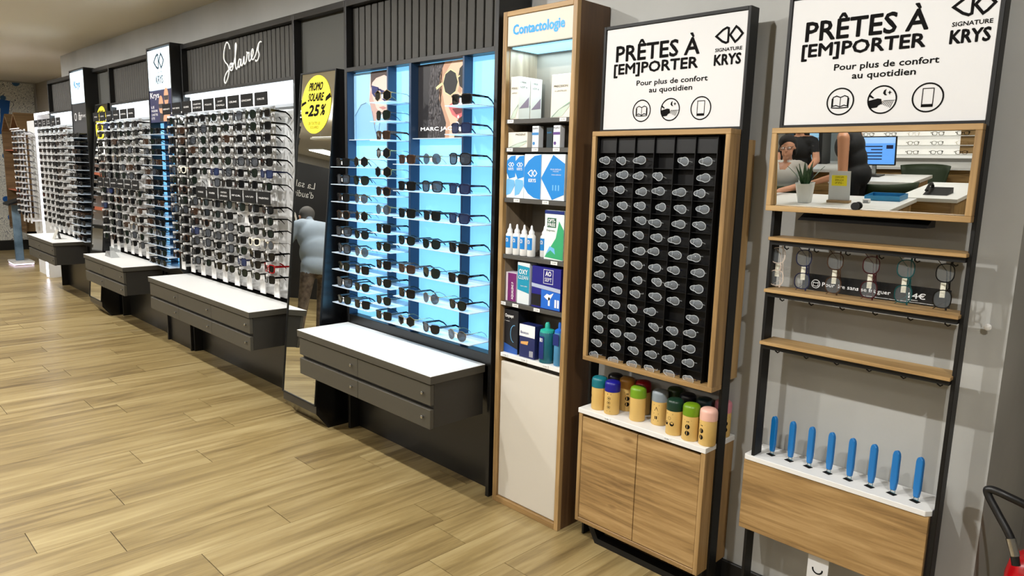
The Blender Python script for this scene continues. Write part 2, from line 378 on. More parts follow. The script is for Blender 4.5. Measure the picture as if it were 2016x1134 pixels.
script(SOL, bays[2], -5.20, 2.105, .60, .275, 2.238, .0042)
# right end cheek of the last bay is its own upright (built above); blue back-lit field
t4 = bays[3]; x0, x1 = BAYS[3]
XA, XB, XC, XD, XE = x0+.022, -3.163, -2.957, -2.566, x1-.03
bx('light_panel', M_blue, t4, XA, x1-.022, 2.268, 2.276, .70, ZS-.022)
bx('sill', M_black, t4, XA, x1-.022, YF+.005, 2.268, .64, .70, .002)
bx('divider', M_finglow, t4, XC-.017, XC, YF, 2.268, .70, ZS-.022, .001)
for xx in (XB, XD): bx('shelf_fin', M_finglow, t4, xx-.006, xx+.006, 2.214, 2.268, .70, ZS-.022, .001)
bx('inner_side', M_finglow, t4, XA, XA+.003, YF+.004, 2.268, .70, ZS-.022)  # thin sheet painting the blue glow onto the black upright
lamp('blue_field_lamp', 'AREA', ((XA+x1)/2, 2.19, 1.35), 9, (.35, .72, 1), (math.radians(-90), 0, 0), shape='RECTANGLE', size=1.15, size_y=1.3)
ZL = [1.543-.0946*i for i in range(9)]
ZM = [1.87-.0938*i for i in range(12)]
ZR = [1.565, 1.436, 1.303, 1.169, 1.029, .905]
def shelf4(a, b, z): bx('acrylic_shelf', M_shelfa, t4, a, b, 2.10, 2.266, z-.004, z, .0008)
for z in ZL: shelf4(XA+.004, XB-.007, z)
for z in ZM: shelf4(XB+.007, XC-.018, z)
for z in (1.828, 1.703): shelf4(XD+.007, XE, z)
for z in ZR: shelf4(XC+.001, XE, z)
shelf4(XB+.007, XE, .759)
for a, b in ((XA+.004, XB-.007), (XC+.001, XD-.007)): bx('poster_ledge', M_shelfa, t4, a, b, YF+.01, 2.266, 1.69, 1.694)

# mirror bays: plain header and back panel
for (a, b), d in (((-8.26, -7.74), 'beside the blue-lit far tower'), ((-4.126, -3.567), 'between the lettering bay and blue backlit bay')):
    t = thing('mirror_bay', 'narrow black wall bay holding a leaning mirror '+d, 'wall panel', (a, YF, 0), 'mirror bays')
    bx('top_rail', M_black, t, a, b, YF, 2.405, ZT-.035, ZT, .0015)
    bx('back_panel', M_hdr, t, a, b, 2.262, 2.28, 1.2, ZT-.035)
    bx('lower_panel', M_black, t, a, b, 2.262, 2.28, 0, 1.2)

# leaning mirrors
def leaning_mirror(xa, xb, label):
    t = thing('leaning_mirror', label, 'mirror', (xa, 2.037, 0), 'tall leaning mirrors')
    top, bot = (2.21, 2.085), (2.037, .15)
    prof = [(bot[0]+.004, .10), (bot[0]+.004, bot[1]), (top[0]+.004, top[1]), (2.26, top[1]), (2.26, 0.0), (2.12, 0.0)]
    MB().prism([(xa, y, z) for y, z in prof], (xb-xa, 0, 0)).build('body', mat('mirror_body_black', (16, 16, 17), .22), t)
    d = Vector((0, top[0]-bot[0], top[1]-bot[1])).normalized(); n = Vector((0, -d.z, d.y))
    o = Vector((xa, bot[0], bot[1])); L = math.hypot(top[0]-bot[0], top[1]-bot[1])
    def quad(a0, a1, b0, b1, th): 
        p = [o+Vector((a, 0, 0))+d*b for a, b in ((a0, b0), (a1, b0), (a1, b1), (a0, b1))]; return [q-n*.004 for q in p], n*(.004+th)
    w = xb-xa
    p, v = quad(.008, w-.008, .008, L-.008, .001); MB().prism(p, v).build('mirror_glass', M_mirror, t)
    mb = MB()
    for a0, a1, b0, b1 in ((0, .008, 0, L), (w-.008, w, 0, L), (.008, w-.008, 0, .008), (.008, w-.008, L-.008, L)):
        p, v = quad(a0, a1, b0, b1, .006); mb.prism(p, v)
    mb.build('edge_frame', M_blackm, t)
    return t, Pl(o+n*.002, (1, 0, 0), d, n), L, w
def sticker(t, pl, a, b, ra, rb):
    pl.polys([disc(a, b, ra, 40, rb)], 'sticker', mat('sticker_yellow', (240, 222, 26), .45), t, .001, label='round yellow promotion sticker')
    st = t.children[-1]
    k = ra/.16; i = M_ink
    pl.text('PROMO', a-.085*k, b+.075*k, a+.06*k, b+.122*k, i, st, bold=.04, e=.0016, shear=.25)
    pl.text('SOLAIRE', a-.09*k, b+.018*k, a+.075*k, b+.064*k, i, st, bold=.04, e=.0016, shear=.25)
    pl.text('-25', a-.115*k, b-.065*k, a+.035*k, b+.0*k, i, st, bold=.05, e=.0016, shear=.25)
    pl.text('%', a+.05*k, b-.062*k, a+.1*k, b+.0*k, i, st, bold=.04, e=.0016, shear=.25)
    pl.text('DE TOUTES LES', a-.065*k, b-.11*k, a+.06*k, b-.095*k, i, st, e=.0016); pl.text('SOLAIRES', a-.045*k, b-.132*k, a+.045*k, b-.117*k, i, st, e=.0016)
    pl.polys([[(a+.10*k, b+.012*k), (a+.157*k, b+.034*k), (a+.145*k, b+.058*k), (a+.105*k, b+.036*k)], [(a-.158*k, b-.008*k), (a-.10*k, b+.012*k), (a-.112*k, b+.022*k), (a-.155*k, b+.012*k)]], 'brush_mark', i, st, .0016)
tm, plm, Lm, wm = leaning_mirror(-4.04, -3.64, 'tall leaning mirror with full yellow sticker, beside the blue backlit display')
sticker(tm, plm, .195, Lm-.19, .168, .168)
bx('catch', M_blackm, tm, -3.66, -3.648, 2.178, 2.192, 1.715, 1.735)
tm2, plm2, L2, w2 = leaning_mirror(-8.19, -7.79, 'distant leaning mirror with yellow sticker, partly hidden beside the far sign tower')
sticker(tm2, plm2, .2, L2-.19, .168, .168)

# ------------------------------------------------------------------ drawer counters
def counter(x0, x1, n, label):
    t = thing('drawer_counter', label, 'counter', (x0, 1.885, .4), 'white topped drawer counters')
    bx('worktop', M_white, t, x0, x1, 1.885, 2.209, .648, .65)
    bx('worktop_edge', M_char, t, x0, x1, 1.885, 2.209, .612, .648, .0012)
    bx('carcass', mat('carcass_charcoal', (40, 38, 34), .5), t, x0+.012, x1-.012, 1.915, 2.209, .405, .612)
    w = (x1-x0-.02)/n
    for z0, z1 in ((.512, .606), (.402, .492)):
        for i in range(n):
            a = x0+.01+w*i
            d = bx('drawer', M_char, t, a+.0015, a+w-.0015, 1.893, 1.914, z0, z1, .0012)
            k = MB().lathe([(.0042, -.004), (.0075, -.012), (.0075, -.016), (.004, -.018)], (a+w-.05, 1.897, (z0+z1)/2+.005), 14, axis=1).build('knob', M_steel, d, smooth=True)
    return t
counter(-3.555, -2.372, 2, 'charcoal drawer counter with white top under the blue backlit display')
counter(-5.922, -4.15, 3, 'long charcoal drawer counter with six drawers under the script-lettered rack')
counter(-7.70, -6.54, 2, 'charcoal drawer counter with small prism sign between the two sign towers')
counter(-10.05, -8.85, 2, 'farthest charcoal drawer counter, nearest the mural')

# ------------------------------------------------------------------ sign towers
def kologo(cx, cz, s):
    P = Pl((0, 0, 0)); q = .62
    L = [(cx+a*s, cz+b*s*q) for a, b in ((-.03, .44), (-.12, .5), (-.3, .38), (-.6, 0), (-.3, -.38), (-.12, -.5), (-.03, -.44))]
    R = [(cx+a*s, cz+b*s*q) for a, b in ((.05, 0), (.3, .5), (.42, .36), (.62, 0), (.42, -.36), (.3, -.5))]
    return P.stroke_pts(L, s*.095, True)+P.stroke_pts(R, s*.095, True)
def tower(x0, x1, label, yf=2.137):
    t = thing('sign_tower', label, 'display tower', (x0, yf, 0), 'lit sign towers')
    for a, b in ((x0, x0+.018), (x1-.018, x1)):
        MB().prism([(a, y, z) for y, z in ((yf, ZT), (2.40, ZT), (2.40, 0), (2.19, 0), (2.19, .62), (yf, .68))], (b-a, 0, 0)).build('side_panel', M_black, t)
    bx('top_cap', M_black, t, x0, x1, yf, 2.40, ZT, ZT+.012)
    bx('light_sign', M_sign, t, x0+.018, x1-.018, yf+.004, yf+.06, 2.112, ZT-.012)
    bx('plinth', M_black, t, x0+.018, x1-.018, 2.21, 2.40, 0, .64)
    bx('bottom_panel', M_black, t, x0+.018, x1-.018, 2.16, 2.40, .62, .68)
    return t
BTZ = [1.757-.0812*i for i in range(14)]
tw1 = tower(-6.452, -5.925, 'lit tower with diamond logo sign above blue-lit sunglasses shelves')
xa, xb = -6.434, -5.943
pl = Pl((0, 2.141, 0)); sg = [c for c in tw1.children if c.name.startswith('light_sign')][0]
pl.polys(kologo(-6.19, 2.33, .175), 'logo', mat('ink_teal', (16, 52, 70), .6), sg, .001)
pl.text('SIGNATURE', -6.265, 2.238, -6.12, 2.256, mat('ink_teal'), sg); pl.text('KRYS', -6.265, 2.155, -6.11, 2.222, mat('ink_teal'), sg, bold=.025)
ps = bx('magazine_poster', mat('poster_navy', (34, 36, 78), .4), tw1, xa, xb, 2.141, 2.16, 1.857, 2.108, label='navy poster of people in sunglasses')
pl.text('Krys', xa+.02, 2.035, xa+.22, 2.095, M_inkw, ps, bold=.02, e=.001)
skin = mat('print_skin', (196, 146, 112), .5); dk = mat('print_dark', (34, 28, 30), .5)
pl.polys([disc(-6.18, 1.99, .05, r2=.075), disc(-6.06, 2.05, .05, r2=.07), [(-6.16, 1.86), (-6.0, 1.86), (-6.0, 1.95), (-6.08, 1.98)]], 'print_faces', skin, ps, .001)
pl.polys([[(-6.235, 2.0), (-6.13, 2.0), (-6.14, 1.965), (-6.22, 1.965)], [(-6.11, 2.06), (-6.01, 2.06), (-6.02, 2.025), (-6.1, 2.025)], [(-6.22, 1.86), (-6.14, 1.86), (-6.15, 1.92), (-6.2, 1.93)]], 'print_sunglasses', dk, ps, .0016)
for i in range(4): pl.text(('LE', 'MAGAZINE', 'LUNETTES', 'ETE')[i], xa+.03, 1.97-.03*i, xa+.03+.035*(2, 4, 4, 2)[i], 1.988-.03*i, M_inkw, ps, e=.001)
bx('light_panel', M_blue, tw1, xa, xb, 2.215, 2.225, .68, 1.857)
bx('shelf_fin', M_finglow, tw1, -6.20, -6.188, 2.16, 2.215, .68, 1.857)
for z in BTZ: bx('acrylic_shelf', M_shelfa, tw1, xa, xb, 2.055, 2.213, z-.004, z)
tw2 = tower(-8.79, -8.262, 'farther lit tower with blue lettering sign and black graphic panel')
sg = [c for c in tw2.children if c.name.startswith('light_sign')][0]
pl.text('Krys', -8.64, 2.24, -8.42, 2.335, mat('ink_blue', (20, 130, 190), .5), sg, bold=.03, e=.001); pl.text('AUDITION', -8.52, 2.165, -8.40, 2.18, mat('ink_blue'), sg, e=.001)
ps = bx('graphic_panel', mat('panel_black', (28, 29, 32), .4), tw2, -8.772, -8.28, 2.141, 2.16, 1.80, 2.108)
pl.polys(pl.stroke_pts(disc(-8.66, 1.975, .035), .01, True), 'mark', M_inkw, ps, .001); pl.text('flair', -8.56, 1.94, -8.44, 2.02, M_inkw, ps, shear=.3); pl.text('DYNAMIC', -8.42, 1.965, -8.30, 1.99, M_inkw, ps)
bx('light_panel', mat('blue_panel_dim', (140, 190, 225), .5, emit=.7, ecol=(130, 185, 225)), tw2, -8.40, -8.28, 2.215, 2.225, .68, 1.80)
bx('back_panel', M_black, tw2, -8.772, -8.40, 2.215, 2.225, .68, 1.80)
for z in BTZ: bx('acrylic_shelf', M_shelfa, tw2, -8.772, -8.28, 2.055, 2.213, z-.004, z)
# ------------------------------------------------------------------ eyewear
def outline(shape, w, h, n=20):
    out = []
    e = {'square': 4.5, 'round': 2.0, 'panto': 2.6, 'aviator': 2.7, 'cat': 2.8, 'hex': 2.4, 'over': 3.2}[shape]
    if shape == 'hex': n = 6
    for i in range(n):
        t = 2*PI*(i+(.5 if shape == 'hex' else 0))/n; c, s = math.cos(t), math.sin(t)
        x = w/2*math.copysign(abs(c)**(2/e), c); z = h/2*math.copysign(abs(s)**(2/e), s)
        if shape == 'hex': x, z = w/2*c*1.05, h/2*s*1.1
        if shape in ('panto', 'over', 'square'): x *= 1+.10*(z/h)
        if shape == 'aviator': x *= 1+.22*(z/h); z += (.05*h*(x/w) if z < 0 else 0)
        if shape == 'cat': z += .14*h*max(0, x/w)*(1 if z > 0 else .3); x *= 1+.14*(z/h)
        out.append((x, z))
    return out
def glasses_meshes(key, shape, w, h, rim, fm, lm, temple_h, bridge=.018, fold=False, th=.0035):
    """front faces -Y, temples run to +Y, origin at the middle of the bridge"""
    wrap = lambda x: (.6 if fold else 2.3)*x*x
    fr = MB(); lens = []
    for s in (1, -1):
        cx = s*(bridge/2+w/2); oi = outline(shape, w, h); n = len(oi)
        rings = []
        for sc, y in ((1, 0), (1, th), (-1, th), (-1, 0)):
            ring = []
            for x, z in oi:
                if sc < 0: x, z = x*(1-2*rim/w), z*(1-2*rim/h)
                X = cx+s*x; ring.append(fr.bm.verts.new((X, wrap(X)+y, z)))
            rings.append(ring)
        for a, b in zip(rings, rings[1:]+rings[:1]):
            for i in range(n): fr.face([a[i], a[(i+1) % n], b[(i+1) % n], b[i]])
        l = MB(); q = 1-2*rim/w*.7; q2 = 1-2*rim/h*.7
        l.prism([(cx+s*x*q, wrap(cx+s*x*q)+th*.35, z*q2) for x, z in oi], (0, .0016, 0)); lens.append(l.mesh(key+'_lens', lm))
    br = max(.0018, rim*.8)
    fr.tube([(-bridge/2-.002, .001, h*.18), (-bridge*.25, -.001, h*.26), (bridge*.25, -.001, h*.26), (bridge/2+.002, .001, h*.18)], br, 6)
    X = bridge/2+w
    for s in (1, -1): fr.box(s*(X-.004), s*(X+.004), wrap(X), wrap(X)+.008, h*.22, h*.22+max(.004, temple_h*.8))
    frm = fr.mesh(key+'_frame', fm)
    tem = []
    for s in (1, -1):
        t = MB(); y0 = wrap(X)+.006; z0 = h*.22+temple_h*.4; xo = s*(X+.0025)
        if fold:
            zz = .004 if s > 0 else -.004
            pts = [(xo, y0, z0), (xo-s*.006, y0+.012, z0), (xo-s*.10, y0+.014+(.006 if s > 0 else 0), z0-.006*s), (xo-s*.128, y0+.012, z0-.028)]
        else: pts = [(xo, y0, z0), (xo, y0+.05, z0), (xo-s*.002, y0+.092, z0-.001), (xo-s*.005, y0+.118, z0-.014), (xo-s*.008, y0+.136, z0-.032)]
        wd = .0016; rings = []
        for i, p in enumerate(pts):
            hh = temple_h/2*(1 if i < 1 else (.85, .7, .7, .55)[min(i-1, 3)]); p = Vector(p)
            if fold: dv = Vector((0, wd, 0)); 
            else: dv = Vector((wd, 0, 0))
            rings.append([t.bm.verts.new(p+dv*a+Vector((0, 0, hh*b))) for a, b in ((-1, -1), (1, -1), (1, 1), (-1, 1))])
        for a, b in zip(rings, rings[1:]):
            for i in range(4): t.face([a[i], a[(i+1) % 4], b[(i+1) % 4], b[i]])
        t.face(rings[0]); t.face(rings[-1][::-1]); tem.append(t.mesh(key+'_temple', fm))
    return frm, lens, tem, -2*min(v.co.z for v in frm.vertices)
F_black = mat('acetate_black', (16, 15, 15), .2); F_tort = mat('acetate_tortoise', (58, 36, 20), .2, var=24, vscale=90)
F_gold = mat('metal_gold', (176, 148, 96), .25, metal=1); F_gun = mat('metal_gunmetal', (66, 66, 68), .3, metal=1)
F_red = mat('acetate_red', (140, 16, 22), .2); F_whi = mat('acetate_white', (226, 222, 205), .3); F_navy = mat('acetate_navy', (24, 28, 58), .2)
F_clear = mat('acetate_clear', (222, 205, 190), .15, alpha=.55); F_burg = mat('metal_burgundy', (70, 22, 28), .3, metal=.5); F_teal = mat('metal_teal', (18, 78, 80), .3, metal=.4)
L_dark = mat('lens_dark', (14, 15, 16), .05, alpha=.93); L_brn = mat('lens_brown', (52, 36, 26), .05, alpha=.88); L_grn = mat('lens_green', (22, 30, 24), .05, alpha=.92)
L_blu = mat('lens_blue', (40, 52, 84), .05, alpha=.82); L_grad = mat('lens_smoke', (58, 62, 68), .05, alpha=.7)
L_clr = mat('lens_clear', (225, 235, 240), .02, alpha=.10)
ST = [('black square', glasses_meshes('square_black', 'square', .056, .046, .0045, F_black, L_dark, .011)),
      ('black rounded', glasses_meshes('panto_black', 'panto', .053, .046, .0042, F_black, L_grn, .009)),
      ('tortoiseshell square', glasses_meshes('square_tortoise', 'square', .055, .044, .0045, F_tort, L_brn, .011)),
      ('thin gold-rimmed round', glasses_meshes('round_gold', 'round', .052, .050, .0016, F_gold, L_grad, .003, th=.002)),
      ('gunmetal aviator', glasses_meshes('aviator_metal', 'aviator', .058, .050, .0016, F_gun, L_grn, .003, th=.002)),
      ('black cat-eye', glasses_meshes('cat_black', 'cat', .057, .046, .0048, F_black, L_dark, .012)),
      ('oversized black', glasses_meshes('over_black', 'over', .062, .054, .004, F_black, L_grad, .010)),
      ('gold-rimmed hexagonal', glasses_meshes('hex_gold', 'hex', .056, .050, .0018, F_gold, L_dark, .003, th=.002)),
      ('navy square', glasses_meshes('square_navy', 'square', .056, .047, .0045, F_navy, L_blu, .010)),
      ('brown rounded', glasses_meshes('panto_tort', 'panto', .054, .047, .0042, F_tort, L_dark, .009)),
      ('red square', glasses_meshes('square_red', 'over', .060, .050, .006, F_red, L_dark, .012)),
      ('white framed', glasses_meshes('white_cat', 'cat', .056, .045, .006, F_whi, L_dark, .010))]
TAG_ME = MB().box(-.009, .009, .004, .03, -.014, .006).mesh('price_tag', M_white, None, .002)
def place_glasses(style, loc, label, group, rot=(0, 0, 0), tag=True, name='sunglasses', st=None):
    frm, lens, tem, h = (st or ST[style][1])
    t = thing(name, label, 'sunglasses' if name == 'sunglasses' else 'glasses', loc, group); t.rotation_euler = rot
    link('frame', frm, t)
    for l in lens: link('lens', l, t)
    for m in tem: link('temple', m, t)
    if tag: link('price_tag', TAG_ME, t)
    return t
RW = random.Random(3)
def pick():
    r = RW.random()
    return 0 if r < .28 else 1 if r < .48 else 5 if r < .62 else 6 if r < .76 else 2 if r < .81 else 9 if r < .85 else 4 if r < .94 else 8 if r < .965 else 3

# sunglasses on the blue display: sit on the acrylic shelves
def sit(style, x, z, label, tilt=0.0):
    h = ST[style][1][3]
    return place_glasses(style, (x, 2.107, z+h/2+.0015), label, 'sunglasses on the blue backlit display', (0, 0, tilt))
for i, z in enumerate(ZL):
    for j, x in enumerate((-3.44, -3.262)):
        s = [pick(), [7, 4, 3, 7, 1, 3, 0, 1, 0][i]][j]
        sit(s, x, z, f'{ST[s][0]} sunglasses, {("left", "right")[j]} one on {ORD[i]} shelf of leftmost blue shelf stack', RW.uniform(-.08, .08))
for i, z in enumerate(ZM):
    s = [7, 4, 2, 7, 7, 9, 3, 0, 1, 0, 5, 1][i]
    sit(s, -3.06, z, f'{ST[s][0]} sunglasses alone on {ORD[i]} shelf of narrow middle blue stack', RW.uniform(-.08, .08))
for i, z in enumerate((1.828, 1.703)):
    s = (0, 8)[i]; sit(s, -2.462, z, f'{ST[s][0]} sunglasses on {("upper", "lower")[i]} short shelf beside the woman poster')
for i, z in enumerate(ZR):
    for j, x in enumerate((-2.86, -2.665, -2.468)):
        s = [[2, 3, 6], [0, 6, 8], [0, 0, 8], [1, 1, 0], [2, 4, 0], [0, 3, 1]][i][j]
        sit(s, x, z, f'{ST[s][0]} sunglasses, {("left", "middle", "right")[j]} of three on {ORD[i]} wide blue shelf', RW.uniform(-.06, .06))
for j, x in enumerate((-3.06, -2.862, -2.665, -2.468)):
    s = (0, 7, 5, 3)[j]; sit(s, x, .759, f'{ST[s][0]} sunglasses, {ORD[j]} of four on the lowest blue shelf', RW.uniform(-.05, .05))

# racks of columns
CARD3 = ['SERENGETI', 'RAY-BAN', 'GUESS', 'COLLECTION|LE CERCLE', 'POLICE', 'JUST|CAVALLI', 'CELINE', 'LONGCHAMP', 'CHLOE']
CARD3M = ['VOGUE', 'GUESS', 'OXYDO|STUDIO', 'RIP CURL', 'LIU JO', 'VALENTINO']
def brand_card(t, x, z, words, y=2.058, w=.084, m=M_blk, im=M_inkw):
    c = bx('brand_card', m, t, x-w, x+w, y, y+.004, z-.04, z+.04); p = Pl((x, y, z))
    ws = words.split('|')
    for k, wd in enumerate(ws):
        hw = min(w*.78, .0085*len(wd)+.004); zc = 0 if len(ws) == 1 else (.012, -.012)[k]
        p.text(wd, -hw, zc-.0055, hw, zc+.0055, im, c, bold=.01)
def rack(x_list, label, cards, mids, midrow, pads=0, rows=15, z0=1.852):
    t = thing('eyewear_rack', label, 'display rack', (x_list[0], 2.13, .7), 'white column eyewear racks')
    for i, x in enumerate(x_list):
        mb = MB().box(x-.036, x+.036, 2.128, 2.134, .70, 1.90).box(x-.01, x+.01, 2.134, 2.2595, .72, .74).box(x-.01, x+.01, 2.134, 2.2595, 1.84, 1.86)
        for r in range(rows):
            z = z0-.0735*r; mb.box(x-.008, x+.008, 2.064, 2.128, z+.0205, z+.036)
        mb.build('display_column', M_plate, t)
        if i < pads:
            for r in range(rows): z = z0-.0735*r-.03; bx('dark_pad', mat('pad_grey', (60, 62, 60), .5), t, x+.036, x+.056, 2.11, 2.134, z-.024, z+.02)  # dark boxes to the right of the first plates
        if cards: brand_card(t, x, 1.938, cards[i % len(cards)])
    bx('card_rail', M_acry, t, x_list[0]-.07, x_list[-1]+.07, 2.0625, 2.067, 1.90, 1.912)
    for k, i in enumerate(midrow):
        if mids: brand_card(t, x_list[i], 1.336, mids[k])
    return t
X3 = [-5.838+.1964*i for i in range(9)]; X2 = [-7.655+.2*i for i in range(6)]; X1 = [-10.02+.2*i for i in range(6)]
rack(X3, 'white rack of sunglasses columns and black cards under script lettering', CARD3, CARD3M, range(3, 9), pads=2)
rack(X2, 'white rack of sunglasses columns between the two sign towers', ['VOGUE', 'GUESS', 'ESPRIT', 'FOSSIL', 'CARRERA', 'DIESEL'], ['BOSS', 'POLO', 'LACOSTE', 'SUPERDRY', 'CARRERA', 'OAKLEY'], range(6))
rack(X1, 'farthest white sunglasses rack, nearest the mural', ['KIDS', 'NIKE', 'ROXY|GIRL', 'PUMA|JUNIOR', 'QUIK', 'VANS'], None, ())
def fill(xs, skip, where, group, special={}):
    for c, x in enumerate(xs):
        for r in range(15):
            if (c, r) in skip: continue
            s = special.get((c, r), pick()); z = 1.852-.0735*r
            place_glasses(s, (x+RW.uniform(-.004, .004), 2.072, z+RW.uniform(-.003, .003)), f'{ST[s][0]} sunglasses, {ORD[r]} row, {ORD[c]} column of the rack {where}', group, (RW.uniform(-.05, .03), RW.uniform(-.03, .03), RW.uniform(-.06, .06)), tag=False).scale = (1.12, 1.0, 1.14)
fill(X3, {(c, 7) for c in range(3, 9)} | {(6, 9), (3, 6)}, 'under script lettering', 'sunglasses on the script-lettered rack', {(8, 13): 10, (7, 11): 11, (1, 5): 11})
fill(X2, {(c, 7) for c in range(6)}, 'between sign towers', 'sunglasses on the rack between towers')
for i, z in enumerate(BTZ):
    for j, x in enumerate((-6.37, -6.235, -6.10)):
        s = pick(); h = ST[s][1][3]
        place_glasses(s, (x, 2.060, z+h/2+.0015), f'{ST[s][0]} sunglasses, {("left", "middle", "right")[j]} on {ORD[i]} shelf of tower with diamond logo', 'sunglasses on the blue-lit tower', (0, 0, RW.uniform(-.06, .06)), tag=False)
# distant repeats beyond the three hundred largest
def stuff_glasses(name, label, spots, style_pick, cat='sunglasses'):
    vs = []; fs = []; mi = []; mats = [F_black, L_dark, F_tort, F_clear]
    for (x, y, z) in spots:
        frm, lens, tem, h = ST[style_pick()][1]; k = RW.random()
        for me, m in [(frm, 0)]+[(l, 1) for l in lens]+[(q, 0) for q in tem]:
            o = len(vs); vs += [(v.co.x+x, v.co.y+y, v.co.z+z) for v in me.vertices]; fs += [tuple(i+o for i in p.vertices) for p in me.polygons]
            mi += [m if m else (2 if k < .2 else 0)]*len(me.polygons)
    me = bpy.data.meshes.new(name); me.from_pydata(vs, [], fs)
    for m in mats: me.materials.append(m)
    me.polygons.foreach_set('material_index', mi)
    return setp(link(name, me), label, cat, kind='stuff')
stuff_glasses('sunglasses_rows', 'rows of small dark sunglasses on the farthest white rack', [(x, 2.072, 1.852-.0735*r) for x in X1 for r in range(15)], pick)
stuff_glasses('sunglasses_shelves', 'small dark sunglasses on the shelves of the farther lit tower', [(x, 2.060, z+.026) for x in (-8.69, -8.52, -8.36) for z in BTZ], pick)
def prism_sign():
    t = thing('prism_sign', 'small grey prism stand with clear plate on the counter between towers', 'display stand', (-7.35, 1.98, .65))
    MB().prism([(-7.44, 2.0, .6505), (-7.24, 2.0, .6505), (-7.40, 2.0, .70)], (0, .07, 0)).build('prism', mat('prism_grey', (118, 118, 116), .4), t)
    bx('clear_plate', mat('clear_acrylic', (235, 240, 240), .05, alpha=.25), t, -7.235, -7.23, 1.99, 2.08, .6505, .76)
prism_sign()
t = thing('card_stand', 'small grey card stand on the farthest drawer counter', 'card stand', (-9.3, 2.0, .65))
MB().prism([(-9.34, 1.99, .6505), (-9.24, 1.99, .6505), (-9.24, 2.03, .75), (-9.34, 2.03, .75)], (0, .006, 0)).build('card', mat('card_grey', (170, 168, 160), .5), t)
MB().prism([(-9.34, 2.05, .6505), (-9.24, 2.05, .6505), (-9.24, 2.032, .74), (-9.34, 2.032, .74)], (0, .004, 0)).build('strut', M_blackm, t)

# posters in the blue display
def poster(name, x0, x1, z0, z1, bg, label, em=.15):
    return setp(bx(name, mat(name+'_paper', bg, .5, emit=em), None, x0, x1, 2.255, 2.2675, z0, z1), label, 'poster')
def prm(n, c, em=.12): return mat('print_'+n, c, .5, emit=em)
p = poster('portrait_poster', XA+.004, XB-.008, 1.696, 2.052, (150, 200, 235), 'poster of a man in a pale blue shirt and dark blue sunglasses')
q = Pl((XA, 2.255, 1.696))
w = XB-XA-.01
def S2(l): return [(a*w, b*.356) for a, b in l]
q.polys([S2([(.05, 0), (.98, 0), (.98, .38), (.80, .30), (.60, .20), (.52, .45), (.36, .55), (.20, .5), (.04, .36)])], 'print_shirt', prm('shirt', (126, 178, 222)), p, .0006)
q.polys([S2([(.46, .98), (.50, 1.0), (.94, 1.0), (.97, .74), (.95, .55), (.86, .42), (.72, .36), (.60, .30), (.55, .2), (.48, .42), (.42, .58), (.44, .8)])], 'print_face', prm('face', (214, 186, 176)), p, .001)
q.polys([S2([(.46, .74), (.52, .6), (.60, .46), (.72, .36), (.60, .30), (.55, .2), (.48, .42), (.42, .58)]), S2([(.80, .62), (.86, .52), (.78, .51)])], 'print_shade', prm('shade', (182, 150, 142)), p, .0014)
q.polys([S2([(.46, .98), (.5, 1.0), (.94, 1.0), (.97, .86), (.80, .93), (.6, .9), (.5, .84), (.46, .74)])], 'print_hair', prm('hair', (66, 52, 50)), p, .0014)
q.polys([S2([(.48, .80), (.66, .76), (.68, .64), (.56, .62), (.49, .68)]), S2([(.70, .73), (.95, .66), (.93, .56), (.82, .54), (.72, .60)]), S2([(.64, .75), (.72, .73), (.72, .70), (.64, .72)])], 'print_sunglasses', prm('sunglasses', (28, 34, 92)), p, .0018)
q.polys([S2([(.66, .47), (.78, .48), (.86, .45), (.76, .43)])], 'print_lips', prm('lips', (176, 120, 116)), p, .0018)
q.polys(sum([q.stroke_pts(S2(l), .003) for l in ([(.04, .36), (.2, .52), (.34, .55)], [(.5, .42), (.56, .16), (.62, .02)], [(.7, .3), (.66, .12)])], []), 'print_seams', prm('seam', (70, 96, 130)), p, .0018)
p2 = poster('portrait_poster', XC+.002, XD-.008, 1.696, 2.052, (34, 32, 34), 'poster of a laughing long-haired woman in round dark sunglasses', .15)
p2.data.materials[0] = mat('poster_dark_paper', (34, 32, 34), .5, emit=.2)
q = Pl((XC+.002, 2.255, 1.696)); w = XD-XC-.01
def S3(l): return [(a*w, b*.356) for a, b in l]
q.polys([S3([(.22, 0), (.95, 0), (.97, .9), (.9, 1.0), (.3, 1.0), (.24, .7), (.28, .4)])], 'print_hair', prm('hairw', (40, 36, 38), .2), p2, .0006)
q.polys([S3([(.55, 1.0), (.94, 1.0), (.96, .62), (.93, .50), (.88, .34), (.80, .2), (.74, 0), (.56, 0), (.58, .2), (.52, .34), (.44, .5), (.43, .7), (.47, .88)])], 'print_face', prm('facew', (212, 176, 150)), p2, .001)
rr2 = random.Random(5); strands = []
for k in range(26):
    a = .24+.24*rr2.random(); strands += q.stroke_pts(S3([(a+.02*math.sin(b*18+k)+(.05*(b-.5)), b) for b in [i/8*.98 for i in range(9)]]), .0028)
q.polys(strands, 'print_strands', prm('strand', (92, 88, 90), .25), p2, .0014)
q.polys([disc(.66*w, .72*.356, .055, 8, .06), disc(.90*w, .78*.356, .036, 8, .056)], 'print_lenses', prm('lensw', (20, 20, 20), .1), p2, .0018)
q.polys(q.stroke_pts(disc(.66*w, .72*.356, .056, 8, .061), .005, True)+q.stroke_pts(S3([(.8, .78), (.84, .80)]), .006)+q.stroke_pts(S3([(.5, .72), (.38, .66)]), .014), 'print_frame', prm('framew', (206, 196, 150)), p2, .0022)
q.polys([S3([(.55, 1.0), (.70, 1.0), (.60, .9), (.52, .8), (.50, .6), (.56, .38), (.66, .2), (.64, 0), (.56, 0), (.58, .2), (.52, .34), (.44, .5), (.43, .7), (.47, .88)]), S3([(.74, .16), (.86, .30), (.80, .2)]), S3([(.80, .60), (.84, .70), (.88, .60), (.85, .565)])], 'print_shade', prm('shadew', (178, 138, 112)), p2, .0014)
